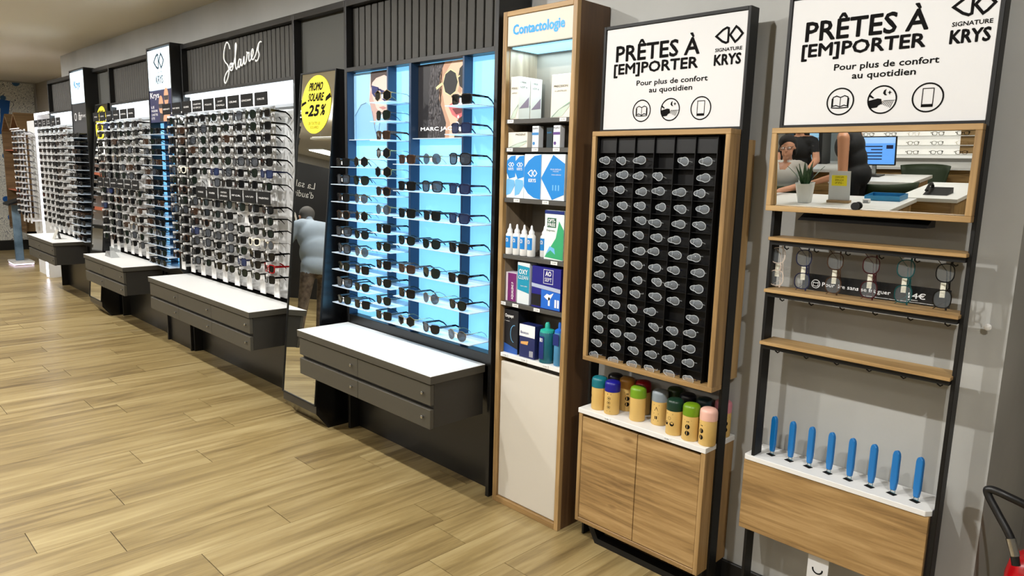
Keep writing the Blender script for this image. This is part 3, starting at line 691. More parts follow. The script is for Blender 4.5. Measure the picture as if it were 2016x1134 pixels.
q.polys([S3([(.62, .42), (.72, .47), (.86, .50), (.95, .48), (.93, .30), (.82, .24), (.70, .30)])], 'print_lips', prm('lipw', (190, 96, 98)), p2, .0018)
q.polys([S3([(.66, .42), (.78, .45), (.93, .45), (.92, .41), (.78, .40)])], 'print_teeth', prm('teeth', (244, 240, 236)), p2, .0022)
q.polys([S3([(.70, .38), (.90, .39), (.88, .32), (.78, .30)])], 'print_mouth', prm('mouth', (96, 36, 40), .3), p2, .0022)
q.polys([disc(.80*w, .15*.356, .018, 10, .022), disc(.82*w, .27*.356, .008, 8)], 'print_earring', prm('earring', (206, 206, 206)), p2, .0026)
q.text('MARC JACOBS', .06*w, .085*.356, 1.0*w*.96, .15*.356, prm('letterw', (250, 250, 250), .5), p2, bold=.02, e=.0016)
# ------------------------------------------------------------------ tall contact-lens unit
CX0, CX1 = -2.306, -1.892
t = tall = thing('tall_shelf_unit', 'tall oak shelf unit of contact lens products with cream lower door', 'shelf unit', (CX0, YF, 0))
bx('side_panel', M_oak_z, t, CX0, CX0+.024, YF, 2.415, 0, 2.212, .0015); 
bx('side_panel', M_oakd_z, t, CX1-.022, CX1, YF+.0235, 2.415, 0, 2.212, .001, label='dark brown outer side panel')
bx('front_edge', M_oak_z, t, CX1-.022, CX1, YF, YF+.023, 0, 2.212, .0015)
bx('top_board', M_oak_xp, t, CX0+.024, CX1-.022, YF, 2.415, 2.192, 2.212, .0015)
bx('base_board', M_oak_xp, t, CX0+.024, CX1-.022, YF, 2.415, 0, .028, .0015)
bx('back_panel', mat('unit_back', (120, 112, 100), .6), t, CX0+.024, CX1-.022, 2.40, 2.415, .028, 2.192)
bx('inner_lining', wood('oak_grey_z', (88, 74, 58), (128, 112, 92), (158, 142, 120), 2, knots=False), t, CX0+.0242, CX0+.027, YF+.022, 2.40, .73, 2.07)
val = bx('valance', M_cream, t, CX0+.026, CX1-.024, YF+.004, YF+.02, 2.07, 2.190, .001)
pl = Pl((0, YF+.004, 0)); ib = mat('sign_blue', (24, 142, 226), .4, emit=.25)
pl.text('Contactologie', -2.248, 2.100, -1.957, 2.155, ib, val, bold=.03, e=.0012)
bx('light_diffuser', mat('niche_light', (190, 225, 250), .5, emit=1.2, ecol=(150, 212, 248)), t, CX0+.03, CX1-.026, YF+.03, 2.398, 2.062, 2.069)
lamp('niche_lamp', 'AREA', ((CX0+CX1)/2, 2.31, 2.055), 2.2, (.65, .87, 1), shape='RECTANGLE', size=.34, size_y=.15)
SHZ = [1.766, 1.646, 1.429, 1.180, .966, .728]
for i, z in enumerate(SHZ):
    sh = bx('shelf', M_white if i == 5 else mat('shelf_dark', (74, 72, 68), .5), t, CX0+.027, CX1-.024, YF+.006, 2.40, z-.019, z-.0004, .001)
    for x in ([-2.25, -1.95], [-2.25, -2.1, -1.98], [-2.2, -2.03], [-1.97], [-2.27, -2.19, -2.06], [-2.25, -2.13, -2.0])[i]:
        tg = bx('price_tag', M_white, sh, x-.018, x+.018, YF+.0035, YF+.0058, z-.016, z-.002)
        Pl((x, YF+.0035, z-.009)).text('12,90', -.011, -.0025, .011, .0025, M_ink, tg, e=.0005)
bx('door', M_cream, t, CX0+.026, CX1-.024, YF+.012, YF+.03, .031, .685, .002)

def carton(label, x0, x1, y0, y1, z0, z1, rgb, cat='box', rot=0, name='carton'):
    m = mat('carton_%d_%d_%d' % rgb, rgb, .45)
    r = setp(MB().box(x0, x1, y0, y1, z0+.0006, z1).build(name, m, None, .0012), label, cat, 'products in the tall shelf unit')
    return r, Pl((x0, y0, z0)), x1-x0, z1-z0
def leafprint(b, p, w, h):
    for k, (c, dx) in enumerate((((120, 168, 140), 0), ((150, 130, 140), .18), ((190, 205, 190), .3))):
        p.polys([[(w*(.02+dx*.3), .02*h), (w*(.30+dx), .05*h), (w*.98, h*(.50-dx*.3)), (w*.98, h*(.58-dx*.3)), (w*(.4+dx*.2), .30*h)]], 'leaf_print', mat('leaf_%d' % k, c, .5), b, .0005+.0003*k)
CRM = (228, 222, 208)
def softbox(label, x0, x1, y0, y1, z0, z1):
    b, p, w, h = carton(label, x0, x1, y0, y1, z0, z1, CRM); leafprint(b, p, w, h*.62)
    p.text('PRECISION' if w > .06 else 'MENSUEL', w*.15, h*.70, w*.85, h*.75, M_ink, b, e=.0012); p.text('6 LENTILLES', w*.2, h*.60, w*.8, h*.63, M_ink, b, e=.0012)
    s = Pl((x1, y0, z0), (0, 1, 0), (0, 0, 1), (1, 0, 0)); d = y1-y0
    s.polys([[(.05*d, .25*h), (.9*d, .55*h), (.9*d, .3*h)]], 'side_print', mat('leaf_1'), b, .0005); s.text('1 MOIS', .15*d, .85*h, .6*d, .89*h, M_ink, b); s.text('LOT 6', .15*d, .74*h, .7*d, .78*h, M_ink, b)
    return b
z = SHZ[0]
softbox('slim cream leaf-print carton at front left of the top lit shelf', -2.262, -2.212, 2.222, 2.292, z, z+.178)
softbox('second slim cream carton standing behind another on the top lit shelf', -2.262, -2.212, 2.296, 2.366, z, z+.178)
b = setp(MB().prism([(-2.10, 2.30, z+.0006), (-2.055, 2.30, z+.0006), (-2.02, 2.34, z+.17), (-2.065, 2.34, z+.17)], (0, .004, 0)).build('leaflet', M_acry), 'white slanted leaflet leaning behind the right carton on the top lit shelf', 'leaflet')
softbox('wide cream leaf-print carton at right of the top lit shelf', -2.035, -1.930, 2.232, 2.285, z, z+.172)
z = SHZ[1]
b, p, w, h = carton('flat cream lens carton on the second shelf', -2.2755, -2.16, 2.228, 2.275, z, z+.066, CRM); leafprint(b, p, w, h*.8); p.text('PRESENT', .4*w, .78*h, .92*w, .9*h, M_ink, b, e=.0012)
for i, (x0, nm, c) in enumerate(((-2.136, 'with blue band, left on the second shelf', (60, 130, 190)), (-2.016, 'with purple band, right on the second shelf', (92, 60, 130)))):
    b, p, w, h = carton('small white drops carton '+nm, x0, x0+.038, 2.232, 2.262, z, z+.09, (214, 218, 222))
    p.polys([[(0, .58*h), (w, .58*h), (w, .70*h), (0, .70*h)]], 'band', mat('band_%d' % i, c, .5), b); p.text(('hydra', 'hylo')[i], .1*w, .82*h, .9*w, .94*h, M_ink, b); p.polys([disc(.3*w, .2*h, .007)], 'spot', mat('band_%d' % i), b)
b, p, w, h = carton('dark teal carton between the white drops cartons on second shelf', -2.07, -2.035, 2.25, 2.30, z, z+.085, (24, 40, 46)); p.text('soin', .15*w, .7*h, .8*w, .8*h, mat('ink_blue'), b)
z = SHZ[2]
KB = mat('krys_blue', (22, 128, 205), .45); KL = mat('krys_light', (110, 178, 226), .45)
for i, x0 in enumerate((-2.2765, -2.2235)):
    b, p, w, h = carton(('leftmost', 'second')[i]+' narrow blue and white solution carton on third shelf', x0, x0+.053, 2.225, 2.29, z, z+.186, (216, 226, 232))
    p.polys([[(.0, .86*h), (.45*w, .97*h), (w, .99*h), (w, .5*h), (.3*w, .45*h), (0, .6*h)]], 'blue_print', KB, b)
    p.polys([[(.0, .06*h), (.5*w, .1*h), (w, .3*h), (.9*w, .42*h), (.2*w, .45*h), (0, .42*h)]], 'light_print', KL, b)
    p.polys([[(a+w*.5, c+h*.78) for a, c in l] for l in kologo(0, 0, .028)], 'logo', M_inkw, b, .0012); p.text('KRYS', .2*w, .65*h, .8*w, .71*h, M_inkw, b, bold=.02, e=.0012)
b, p, w, h = carton('wide solution carton with blue half circle and white logo on third shelf', -2.166, -2.068, 2.222, 2.30, z, z+.19, (216, 226, 232))
p.polys([[(w, .01*h), (.6*w, .04*h), (.25*w, .13*h), (0, .28*h), (0, .70*h), (.25*w, .85*h), (.6*w, .96*h), (w, .99*h)]], 'blue_print', KB, b)
p.polys([[(a+w*.5, c+h*.58) for a, c in l] for l in kologo(0, 0, .042)], 'logo', M_inkw, b, .0012); p.text('KRYS', .28*w, .38*h, .72*w, .46*h, M_inkw, b, bold=.03, e=.0012)
b, p, w, h = carton('wide solution carton with blue hexagon print, right on third shelf', -2.066, -1.936, 2.222, 2.30, z, z+.19, (216, 226, 232))
p.polys([[(.0, .48*h), (.5*w, .985*h), (w, .80*h), (w, .14*h), (.5*w, .015*h)]], 'blue_print', KB, b)
p.text('POUR LENTILLES', .4*w, .66*h, .85*w, .69*h, M_inkw, b, e=.0012); p.text('4 FLACONS', .5*w, .62*h, .75*w, .645*h, M_inkw, b, e=.0012)
p.text('Solution multifonction', .45*w, .55*h, .85*w, .575*h, M_inkw, b, e=.0012)
for k in range(3): p.polys([[(w*(.5+.12*k), .22*h), (w*(.55+.12*k), .22*h), (w*(.55+.12*k), .34*h), (w*(.5+.12*k), .34*h)]], 'bottle_print', KL, b, .0012)
z = SHZ[3]
def bottle(x, y, z, label):
    t = thing('solution_bottle', label, 'bottle', (x, y, z), 'small white solution bottles')
    MB().lathe([(.017, .0006), (.0185, .004), (.0185, .088), (.015, .094), (.012, .097)], (x, y, z), 18).build('body', M_white, t, smooth=True)
    MB().lathe([(.0125, .097), (.0125, .108), (.006, .118), (.0045, .132), (.002, .136)], (x, y, z), 14).build('cap', M_acry, t, smooth=True)
    mb = MB(); n = 8
    for i in range(n): 
        a0, a1 = [PI*1.5+(-.9+1.8*(i+k)/n) for k in (0, 1)]; r = .0189
        mb.poly([(x+r*math.cos(a0), y+r*math.sin(a0), z+.03), (x+r*math.cos(a1), y+r*math.sin(a1), z+.03), (x+r*math.cos(a1), y+r*math.sin(a1), z+.082), (x+r*math.cos(a0), y+r*math.sin(a0), z+.082)])
    l = mb.build('label_band', KB, t); Pl((x, y-.0191, z)).text('Oi', -.006, .056, .008, .074, M_inkw, l, bold=.02, e=.0006)
for i in range(4): bottle(-2.257+.0415*i, 2.236+.003*i, z, f'white bottle with blue label, {ORD[i]} from left in front row')
bottle(-2.09, 2.282, z, 'white bottle with blue label standing behind the front row')
b, p, w, h = carton('tall white, green and navy solution carton on the fourth shelf', -2.044, -1.936, 2.23, 2.29, z, z+.208, (222, 232, 228))
p.polys([[(0, .93*h), (w, .93*h), (w, h), (0, h)]], 'navy_print', mat('navy', (22, 40, 110), .4), b)
p.polys([[(.05*w, .05*h), (w, .02*h), (w, .62*h), (.75*w, .8*h), (.6*w, .45*h)]], 'green_print', mat('solution_green', (52, 160, 108), .45), b)
p.polys([[(.14*w, .66*h), (.6*w, .66*h), (.6*w, .85*h), (.14*w, .85*h)]], 'badge', mat('badge_green', (24, 84, 60), .45), b, .001)
p.text('OPTI-', .18*w, .76*h, .56*w, .83*h, M_inkw, b, bold=.03, e=.0014); p.text('FREE', .18*w, .68*h, .56*w, .745*h, M_inkw, b, bold=.03, e=.0014); p.text('Express', .12*w, .57*h, .55*w, .62*h, M_ink, b, e=.0014)
p.polys([[(.1*w, .1*h), (.35*w, .2*h), (.6*w, .12*h), (.55*w, .24*h), (.3*w, .28*h)]], 'swirl', KL, b, .0012)
z = SHZ[4]
b, p, w, h = carton('purple and white lens-care carton, left on the fifth shelf', -2.276, -2.208, 2.235, 2.285, z, z+.132, (208, 200, 210))
p.polys([[(.22*w, .02*h), (w, .02*h), (w, .98*h), (.22*w, .98*h)]], 'purple_print', mat('purple', (112, 34, 104), .45), b)
pv = Pl(p.p(.62*w, .08*h, 0), (0, 0, 1), (-1, 0, 0), (0, -1, 0)); pv.text('AQUALENS P', 0, -.012, .6*h, .004, M_inkw, b, bold=.02, e=.0014)
b, p, w, h = carton('tall teal and white carton lettered OXY CLEAN on the fifth shelf', -2.196, -2.122, 2.228, 2.28, z, z+.186, (212, 220, 224))
p.polys([[(.04*w, .34*h), (w, .28*h), (w, .9*h), (.04*w, .93*h)]], 'teal_print', mat('oxy_teal', (18, 140, 172), .45), b)
p.text('OXY', .14*w, .72*h, .86*w, .84*h, M_inkw, b, bold=.02, e=.0014); p.text('CLEAN', .12*w, .60*h, .9*w, .69*h, M_inkw, b, e=.0014); p.text('Systeme oxydant', .3*w, .42*h, .85*w, .46*h, M_inkw, b, e=.0014)
b, p, w, h = carton('large deep-blue carton with white dove print on the fifth shelf', -2.104, -1.938, 2.225, 2.29, z, z+.18, (26, 24, 122))
p.polys([[(0, .5*h), (w, .44*h), (w, .53*h), (0, .59*h)]], 'silver_band', mat('silver_band', (170, 180, 205), .35), b)
p.polys([[(.35*w, .02*h), (w, .02*h), (w, .43*h), (.35*w, .47*h)]], 'blue_print', mat('mid_blue', (26, 100, 200), .45), b)
p.polys([[(0, .05*h), (.34*w, .05*h), (.34*w, .33*h), (0, .33*h)]], 'dark_print', mat('near_black', (16, 16, 22), .4), b, .001)
p.polys(p.stroke_pts([(.42*w, .62*h), (.74*w, .62*h), (.74*w, .95*h), (.42*w, .95*h)], .002, True), 'badge', M_inkw, b, .0012)
p.text('AO', .48*w, .80*h, .68*w, .92*h, M_inkw, b, bold=.03, e=.0014); p.text('SEPT', .46*w, .67*h, .70*w, .76*h, M_inkw, b, e=.0014)
p.polys([[(.45*w, .30*h), (.55*w, .38*h), (.65*w, .36*h), (.78*w, .42*h), (.70*w, .30*h), (.62*w, .22*h), (.52*w, .26*h)]], 'dove_print', M_inkw, b, .0012)
p.polys([[(w*(.82+.09*k), .08*h), (w*(.88+.09*k), .08*h), (w*(.88+.09*k), .27*h), (w*(.82+.09*k), .27*h)] for k in range(2)]+[[(w*.6, .1*h), (w*.66, .1*h), (w*.66, .3*h), (w*.6, .3*h)]], 'bottle_print', M_inkw, b, .0012)
z = SHZ[5]
b, p, w, h = carton('tall black and blue peroxide carton, left on the white bottom shelf', -2.2765, -2.19, 2.235, 2.30, z, z+.20, (16, 18, 26))
p.text('Oxysept', .05*w, .80*h, .68*w, .90*h, M_inkw, b, bold=.02, e=.0012); p.text('1 etape', .05*w, .72*h, .4*w, .75*h, M_inkw, b, e=.0012)
p.polys([[(0, .0), (w, 0), (w, .12*h), (0, .22*h)]], 'blue_print', mat('deep_blue', (30, 80, 160), .4), b); p.polys(p.stroke_pts([(w*(.75+.28*math.cos(a)), h*(.46+.2*math.sin(a))) for a in [PI*(.45+.1*i) for i in range(11)]], .003), 'arc_print', KL, b, .001)
b, p, w, h = carton('navy and white boxed solution kit on the white bottom shelf', -2.172, -2.078, 2.228, 2.28, z, z+.15, (28, 36, 88))
p.polys([[(0, .64*h), (w, .64*h), (w, h), (0, h)]], 'white_print', M_inkw, b); p.text('Boston', .08*w, .72*h, .6*w, .80*h, mat('navy'), b, bold=.02, e=.0014); p.polys([[(.1*w, .40*h), (.55*w, .40*h), (.6*w, .52*h), (.1*w, .47*h)]], 'orange_print', mat('soft_orange', (214, 160, 90), .45), b, .001)
p.polys([[(w*(.68+.05*k), .06*h), (w*(.70+.05*k), .06*h), (w*(.70+.05*k), .24*h), (w*(.68+.05*k), .24*h)] for k in range(5)], 'barcode', M_inkw, b, .001)
def flask(x, y, z, label, body, capm, hh, r):
    t = thing('solution_bottle', label, 'bottle', (x, y, z))
    MB().lathe([(r*.94, .0006), (r, .005), (r, hh*.72), (r*.85, hh*.77)], (x, y, z), 22).build('body', body, t, smooth=True)
    MB().lathe([(r*.98, hh*.70), (r*.9, hh*.79), (r*.32, hh*.83), (r*.32, hh*.92), (r*.2, hh*.97)], (x, y, z), 18).build('cap', capm, t, smooth=True)
    return t
tq = mat('turquoise', (40, 168, 150), .4)
f = flask(-2.025, 2.25, z, 'teal bottle with turquoise cap on the white bottom shelf', mat('flask_teal', (26, 96, 112), .3), tq, .182, .034)
pq = Pl((-2.025, 2.2155, z)); pq.polys([[(-.014, .02), (.012, .02), (.012, .12), (-.014, .12)]], 'label', mat('navy'), f, .001); pq.text('BIO', -.01, .095, .006, .112, M_inkw, f, bold=.02, e=.0018)
f = flask(-1.955, 2.252, z, 'partly hidden blue bottle at the right end of white bottom shelf', mat('flask_blue', (70, 130, 170), .35), mat('mid_blue'), .195, .024)
Pl((-1.955, 2.2275, z)).polys([[(-.016, .09), (.016, .09), (.016, .14), (-.016, .14)]], 'label', mat('navy'), f, .0006)

# ------------------------------------------------------------------ display stands
def stand_sign(t, xl, xr, zb, zt, y):
    """white panel with print"""
    s = bx('sign_panel', M_signp, t, xl, xr, y, y+.02, zb, zt, .001)
    p = Pl((xl, y, 0)); i = M_ink; W_ = xr-xl
    def fx(a): return a*W_/.575
    p.text('PRÊTES À', fx(.047), 1.968, fx(.405), 2.044, i, s, bold=.022, e=.001)
    p.text('[EM]PORTER', fx(.040), 1.910, fx(.402), 1.962, i, s, bold=.03, e=.001)
    p.text('Pour plus de confort', fx(.148), 1.870, fx(.443), 1.895, i, s, bold=.02, e=.001); p.text('au quotidien', fx(.205), 1.842, fx(.385), 1.867, i, s, bold=.02, e=.001)
    p.polys([[(a+fx(.512), b+2.02) for a, b in l] for l in kologo(0, 0, .08)], 'logo', i, s, .001)
    p.text('SIGNATURE', fx(.464), 1.968, fx(.563), 1.980, i, s, bold=.03, e=.001); p.text('KRYS', fx(.462), 1.922, fx(.562), 1.960, i, s, bold=.04, e=.001)
    for k, a in enumerate((.177, .300, .424)):
        a = fx(a); b = 1.783; g = p.stroke_pts(disc(a, b, .039, 36), .0042, True)
        if k == 0:
            g += p.stroke_pts([(a, b+.012), (a-.012, b+.017), (a-.022, b+.013), (a-.022, b-.014), (a-.012, b-.011), (a, b-.016), (a+.012, b-.011), (a+.022, b-.014), (a+.022, b+.013), (a+.012, b+.017)], .003, True)+p.stroke_pts([(a, b+.012), (a, b-.016)], .002)+p.stroke_pts([(a-.0245, b+.01), (a-.0245, b-.018), (a-.001, b-.0195), (a+.0245, b-.018), (a+.0245, b+.01)], .003)
        if k == 1:
            g += [[(a-.038, b-.002), (a-.012, b+.004), (a-.002, b+.002), (a+.001, b-.012), (a-.008, b-.016), (a-.012, b-.022), (a-.03, b-.024), (a-.036, b-.014)], [(a-.034, b+.016), (a-.022, b+.006), (a-.026, b+.004), (a-.037, b+.01)]]
            g += [[(a+.010, b+.030), (a+.003, b+.026), (a+.001, b+.018), (a+.006, b+.012), (a+.013, b+.012), (a+.008, b+.017), (a+.008, b+.024)], [(a+.019, b+.026), (a+.021, b+.021), (a+.026, b+.02), (a+.021, b+.018), (a+.019, b+.013), (a+.017, b+.018), (a+.013, b+.02), (a+.017, b+.021)]]
            for q in range(7): g += p.stroke_pts([(a+.004+.0045*q, b-.004), (a-.004+.0045*q, b-.012-.002*q)], .0014)
            g += p.stroke_pts([(a+.004, b-.003), (a+.037, b-.003)], .0012)
        if k == 2:
            g += p.stroke_pts([(a-.014, b-.025), (a+.014, b-.025), (a+.014, b+.025), (a-.014, b+.025)], .0022, True)+[[(a-.014, b-.025), (a+.014, b-.025), (a+.014, b-.018), (a-.014, b-.018)]]
        p.polys(g, 'icon', i, s, .001)
    return s
def posts(t, xo0, xo1, ztop, zb=0):
    for a, b in ((xo0, xo0+.011), (xo1-.011, xo1)): bx('post', M_blackm, t, a, b, 2.28, 2.335, zb, ztop, .0012)
    bx('top_bar', M_blackm, t, xo0+.011, xo1-.011, 2.28, 2.335, ztop-.012, ztop, .0012)
# --- stand with slotted tray
t = stand1 = thing('display_stand', 'black-post display stand with slotted eyewear tray and oak cabinet', 'display stand', (-1.5, 2.3, 0), 'two promotional stands')
posts(t, -1.812, -1.203, 2.105)
stand_sign(t, -1.800, -1.216, 1.716, 2.092, 2.285)
bx('sign_rail', M_blackm, t, -1.801, -1.214, 2.28, 2.32, 1.703, 1.716)
MB().box(-1.801, -1.214, 2.306, 2.318, 1.70, 2.093).build('sign_back', M_blackm, t)
FX0, FX1, FZ0, FZ1 = -1.792, -1.206, .796, 1.706
for nm, a, b, c, d, m in (('frame_board', FX0, FX1, FZ1-.018, FZ1, M_oak_xp), ('frame_board', FX0, FX1, FZ0, FZ0+.018, M_oak_xp), ('frame_board', FX0, FX0+.018, FZ0+.018, FZ1-.018, M_oak_z), ('frame_board', FX1-.018, FX1, FZ0+.018, FZ1-.018, M_oak_z)):
    bx(nm, m, t, a, b, YF, 2.279, c, d, .0012)
bx('frame_rear', M_oak_z, t, -1.805, -1.212, 2.336, 2.40, FZ0+.02, FZ1-.03, .001)
tm = mat('tray_black', (7, 7, 8), .5, spec=.3)
bx('tray_back', tm, t, FX0+.018, FX1-.018, 2.262, 2.277, FZ0+.018, FZ1-.018)
GX = [-1.772+.0852*i for i in range(7)]
mb = MB()
for g in GX: mb.box(g-.0012, g+.0012, 2.228, 2.262, .815, 1.684)
mb.box(-1.774, -1.7732, 2.222, 2.262, .814, 1.688)
mb.build('tray_dividers', tm, t)
mb = MB()
for r in range(14): z = 1.570-.0552*r; mb.box(GX[0]+.0012, GX[6]-.0012, 2.234, 2.262, z-.001, z+.001)
mb.build('tray_shelves', tm, t)
mb = MB()
for i in range(6): mb.box(GX[i]+.004, GX[i+1]-.004, 2.236, 2.262, 1.625, 1.68)
mb.build('tray_header', mat('tray_header', (20, 21, 23), .4), t)
CZ0, CZ1 = .095, .57
bx('cabinet_side', M_oak_z, t, -1.797, -1.779, YF, 2.415, CZ0, CZ1, .0012); bx('cabinet_side', M_oak_z, t, -1.229, -1.211, YF, 2.415, CZ0, CZ1, .0012)
bx('cabinet_floor', M_oak_xp, t, -1.779, -1.229, YF, 2.415, CZ0, CZ0+.018, .0012)
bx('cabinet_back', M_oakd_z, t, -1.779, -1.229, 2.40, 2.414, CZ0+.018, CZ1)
bx('cabinet_top', M_white, t, -1.799, -1.209, YF-.004, 2.417, CZ1, .59, .0012)
for a, b in ((-1.7775, -1.5055), (-1.5025, -1.2305)): bx('door', M_oak_x, t, a, b, YF+.002, YF+.02, CZ0+.0205, CZ1-.014, .001)
MB().prism([(x, 2.256, z) for x, z in ((-1.777, .0945), (-1.745, .0945), (-1.705, .026), (-1.255, .026), (-1.225, .0945), (-1.215, .0945), (-1.215, 0), (-1.72, 0))], (0, .05, 0)).build('sled_foot', M_blackm, t)
MB().prism([(x, 2.36, z) for x, z in ((-1.777, .0945), (-1.745, .0945), (-1.705, .026), (-1.255, .026), (-1.225, .0945), (-1.215, .0945), (-1.215, 0), (-1.72, 0))], (0, .045, 0)).build('sled_foot', M_blackm, t)
for x in (-1.65, -1.37): 
    q = bx('price_tag', M_white, t, x-.016, x+.016, YF-.0058, YF-.004, .574, .585); Pl((x, YF-.0058, .58)).text('9,90', -.009, -.003, .009, .003, M_ink, q, e=.0004)

# clear folded readers poking out of the tray slots
def pear(n=22, w=.050, h=.031):
    out = []
    for i in range(n):
        a = 2*PI*i/n; c, s = math.cos(a), math.sin(a)
        x = w/2*math.copysign(abs(c)**.85, c); z = h/2*math.copysign(abs(s)**.85, s)
        k = max(0, min(1, (.25-c)/.5)); z *= 1-.36*k*k*(3-2*k)
        out.append((x, z))
    return out
def reader_meshes():
    o = pear(); rim = MB()
    rim.tube([(x, 0, z) for x, z in o]+[(o[0][0], 0, o[0][1])], .0013, 5)
    rim.tube([(-.012, 0, .012), (-.009, -.002, .003), (-.012, 0, -.010)], .0007, 5)
    rm = mat('reader_rim', (196, 202, 206), .12, alpha=.72)
    body = MB(); a = [body.bm.verts.new((x*.96, .001, z*.95)) for x, z in o]; b = [body.bm.verts.new((x*.5+.003, -.004, z*.5)) for x, z in o]
    for i in range(len(o)): body.face([a[i], a[(i+1) % len(o)], b[(i+1) % len(o)], b[i]])
    body.face(b); 
    return rim.mesh('reader_rim', rm, None, 0, True), body.mesh('reader_lens', mat('reader_lens', (196, 206, 216), .06, alpha=.22, spec=.8), None, 0, True), [MB().tube([(.022, .004, .004), (.024, .02, .0), (.012, .034, -.002)], .0014, 6).mesh('reader_arm%d' % k, mm) for k, mm in enumerate((mat('reader_rim'), F_burg, F_navy, F_tort))]
rim_me, body_me, arms = reader_meshes(); RR = random.Random(11)
for r in range(15):
    for c in range(6):
        if (r, c) in ((0, 3), (1, 4), (10, 4)): continue
        loc = (GX[c]+.034+RR.uniform(-.010, .014), 2.2245, 1.597-.0553*r+RR.uniform(-.003, .003)-.0005)
        t = thing('reading_glasses', f'clear folded reading glasses in {ORD[r]} row, {ORD[c]} column of the black slot tray', 'glasses', loc, 'readers in the black slot tray')
        t.rotation_euler = (RR.uniform(-.15, .15), RR.uniform(-.12, .22), RR.uniform(-.2, .2))
        link('rim', rim_me, t); link('lens', body_me, t); link('temple', arms[0 if RR.random() < .6 else RR.randrange(1, 4)], t)

# cardboard eyewear tubes on the cabinet top
tubem = mat('kraft_tube', (214, 178, 104), .6, bump=.15, bscale=300)
def canister(x, y, lid, label, n, print_k=0, rot=0):
    t = thing('cardboard_tube', label, 'tube', (0, 0, 0), 'cardboard eyewear tubes')
    MB().lathe([(.0295, .0006), (.031, .003), (.031, .094)], (0, 0, 0), 26).build('body', tubem, t, smooth=.6)
    MB().lathe([(.0318, .094), (.0318, .122), (.030, .130), (.024, .135), (.01, .137)], (0, 0, 0), 26).build('lid', mat('lid_'+n, lid, .35), t, smooth=.9)
    def wrapped(pts2): 
        mb = MB()
        for l in pts2: mb.poly([(.0313*math.sin(a/.031+rot), -.0313*math.cos(a/.031+rot), b) for a, b in l])
        mb.build('print', M_ink, t)
    P_ = Pl((0, 0, 0))
    if print_k == 0: g = [disc(0, .055, .009, 14), disc(0, .031, .009, 14)]+[[(-.014, .078), (.014, .078), (.014, .081), (-.014, .081)], [(-.005, .073), (.005, .073), (.005, .076), (-.005, .076)]]
    elif print_k == 1: g = [disc(-.013, .045, .0075, 12), disc(.011, .045, .0085, 12), [(-.013, .08), (.013, .08), (.013, .085), (-.013, .085)]]+P_.stroke_pts(disc(0, .066, .006, 12), .001, True)
    elif print_k == 2: g = sum([P_.stroke_pts(disc(0, b, .0065, 12), .0012, True)+[[(-.003, b-.002), (.003, b-.002), (.003, b+.002), (-.003, b+.002)]] for b in (.068, .05, .032)], [])+[[(-.008, .083), (.008, .083), (.008, .087), (-.008, .087)], [(-.008, .014), (.008, .014), (.008, .016), (-.008, .016)]]
    else: g = [[(-.011, .08), (.011, .08), (.011, .083), (-.011, .083)], [(-.008, .058), (.008, .058), (0, .076)], [(-.01, .046), (.01, .046), (.01, .05), (-.01, .05)], [(-.005, .026), (.005, .026), (.005, .038), (-.005, .038)], [(-.01, .018), (.01, .018), (.01, .022), (-.01, .022)]]
    wrapped(g); t.location = (x, y, .59)
CAN = [(-1.738, 2.262, (20, 108, 120), 'with teal lid, farthest left', 'teal', 0, -.9), (-1.668, 2.258, (22, 22, 130), 'with royal blue lid', 'blue', 2, .2), (-1.553, 2.272, (110, 150, 30), 'with olive green lid standing apart', 'olive', 3, -.95),
       (-1.470, 2.30, (132, 142, 150), 'with grey lid', 'grey', 3, .15), (-1.372, 2.252, (18, 50, 36), 'with dark green lid', 'dkgreen', 1, -.1), (-1.300, 2.248, (104, 140, 20), 'with lime lid between dark green and pink lids', 'lime', 0, .15), (-1.232, 2.252, (226, 178, 162), 'with pale pink lid at the front right', 'pink', 0, -.3),
       (-1.655, 2.34, (176, 124, 54), 'with ochre lid behind the blue one', 'ochre', 0, .7), (-1.72, 2.345, (28, 26, 30), 'with black lid behind the teal one', 'black', 0, 0), (-1.585, 2.352, (150, 16, 28), 'with red lid at the back', 'red', 0, 0),
       (-1.375, 2.345, (20, 22, 36), 'with near-black lid behind the dark green one', 'ink', 0, 0), (-1.303, 2.345, (20, 40, 44), 'with petrol lid in the back row', 'petrol', 0, 0), (-1.243, 2.375, (206, 130, 142), 'with rose lid seen past the post', 'rose', 0, .9), (-1.45, 2.375, (40, 56, 30), 'with moss lid against the wall', 'moss', 0, 0)]
for x, y, lid, d, n, k, r in CAN: canister(x, y, lid, 'brown cardboard eyewear tube '+d, n, k, r)

# --- stand with mirror
t = stand2 = thing('display_stand', 'black-post display stand with tilted oak mirror, three shelves and lower box', 'display stand', (-.78, 2.3, 0), 'two promotional stands')
posts(t, -1.075, -.491, 2.112)
stand_sign(t, -1.063, -.503, 1.716, 2.098, 2.285)
bx('sign_rail', M_blackm, t, -1.064, -.502, 2.28, 2.32, 1.703, 1.716)
MB().box(-1.064, -.502, 2.306, 2.318, 1.70, 2.098).build('sign_back', M_blackm, t)
mx0, mx1, mz0, mz1 = -1.083, -.498, 1.442, 1.706
for a, b, c, d, m in ((mx0, mx1, mz1-.017, mz1, M_oak_xp), (mx0, mx1, mz0, mz0+.017, M_oak_xp), (mx0, mx0+.017, mz0+.017, mz1-.017, M_oak_z), (mx1-.017, mx1, mz0+.017, mz1-.017, M_oak_z)):
    bx('mirror_frame_board', m, t, a, b, 2.248, 2.279, c, d, .0012)
dl = math.radians(3.8); zc = (mz0+mz1)/2; hh = (mz1-mz0)/2-.018
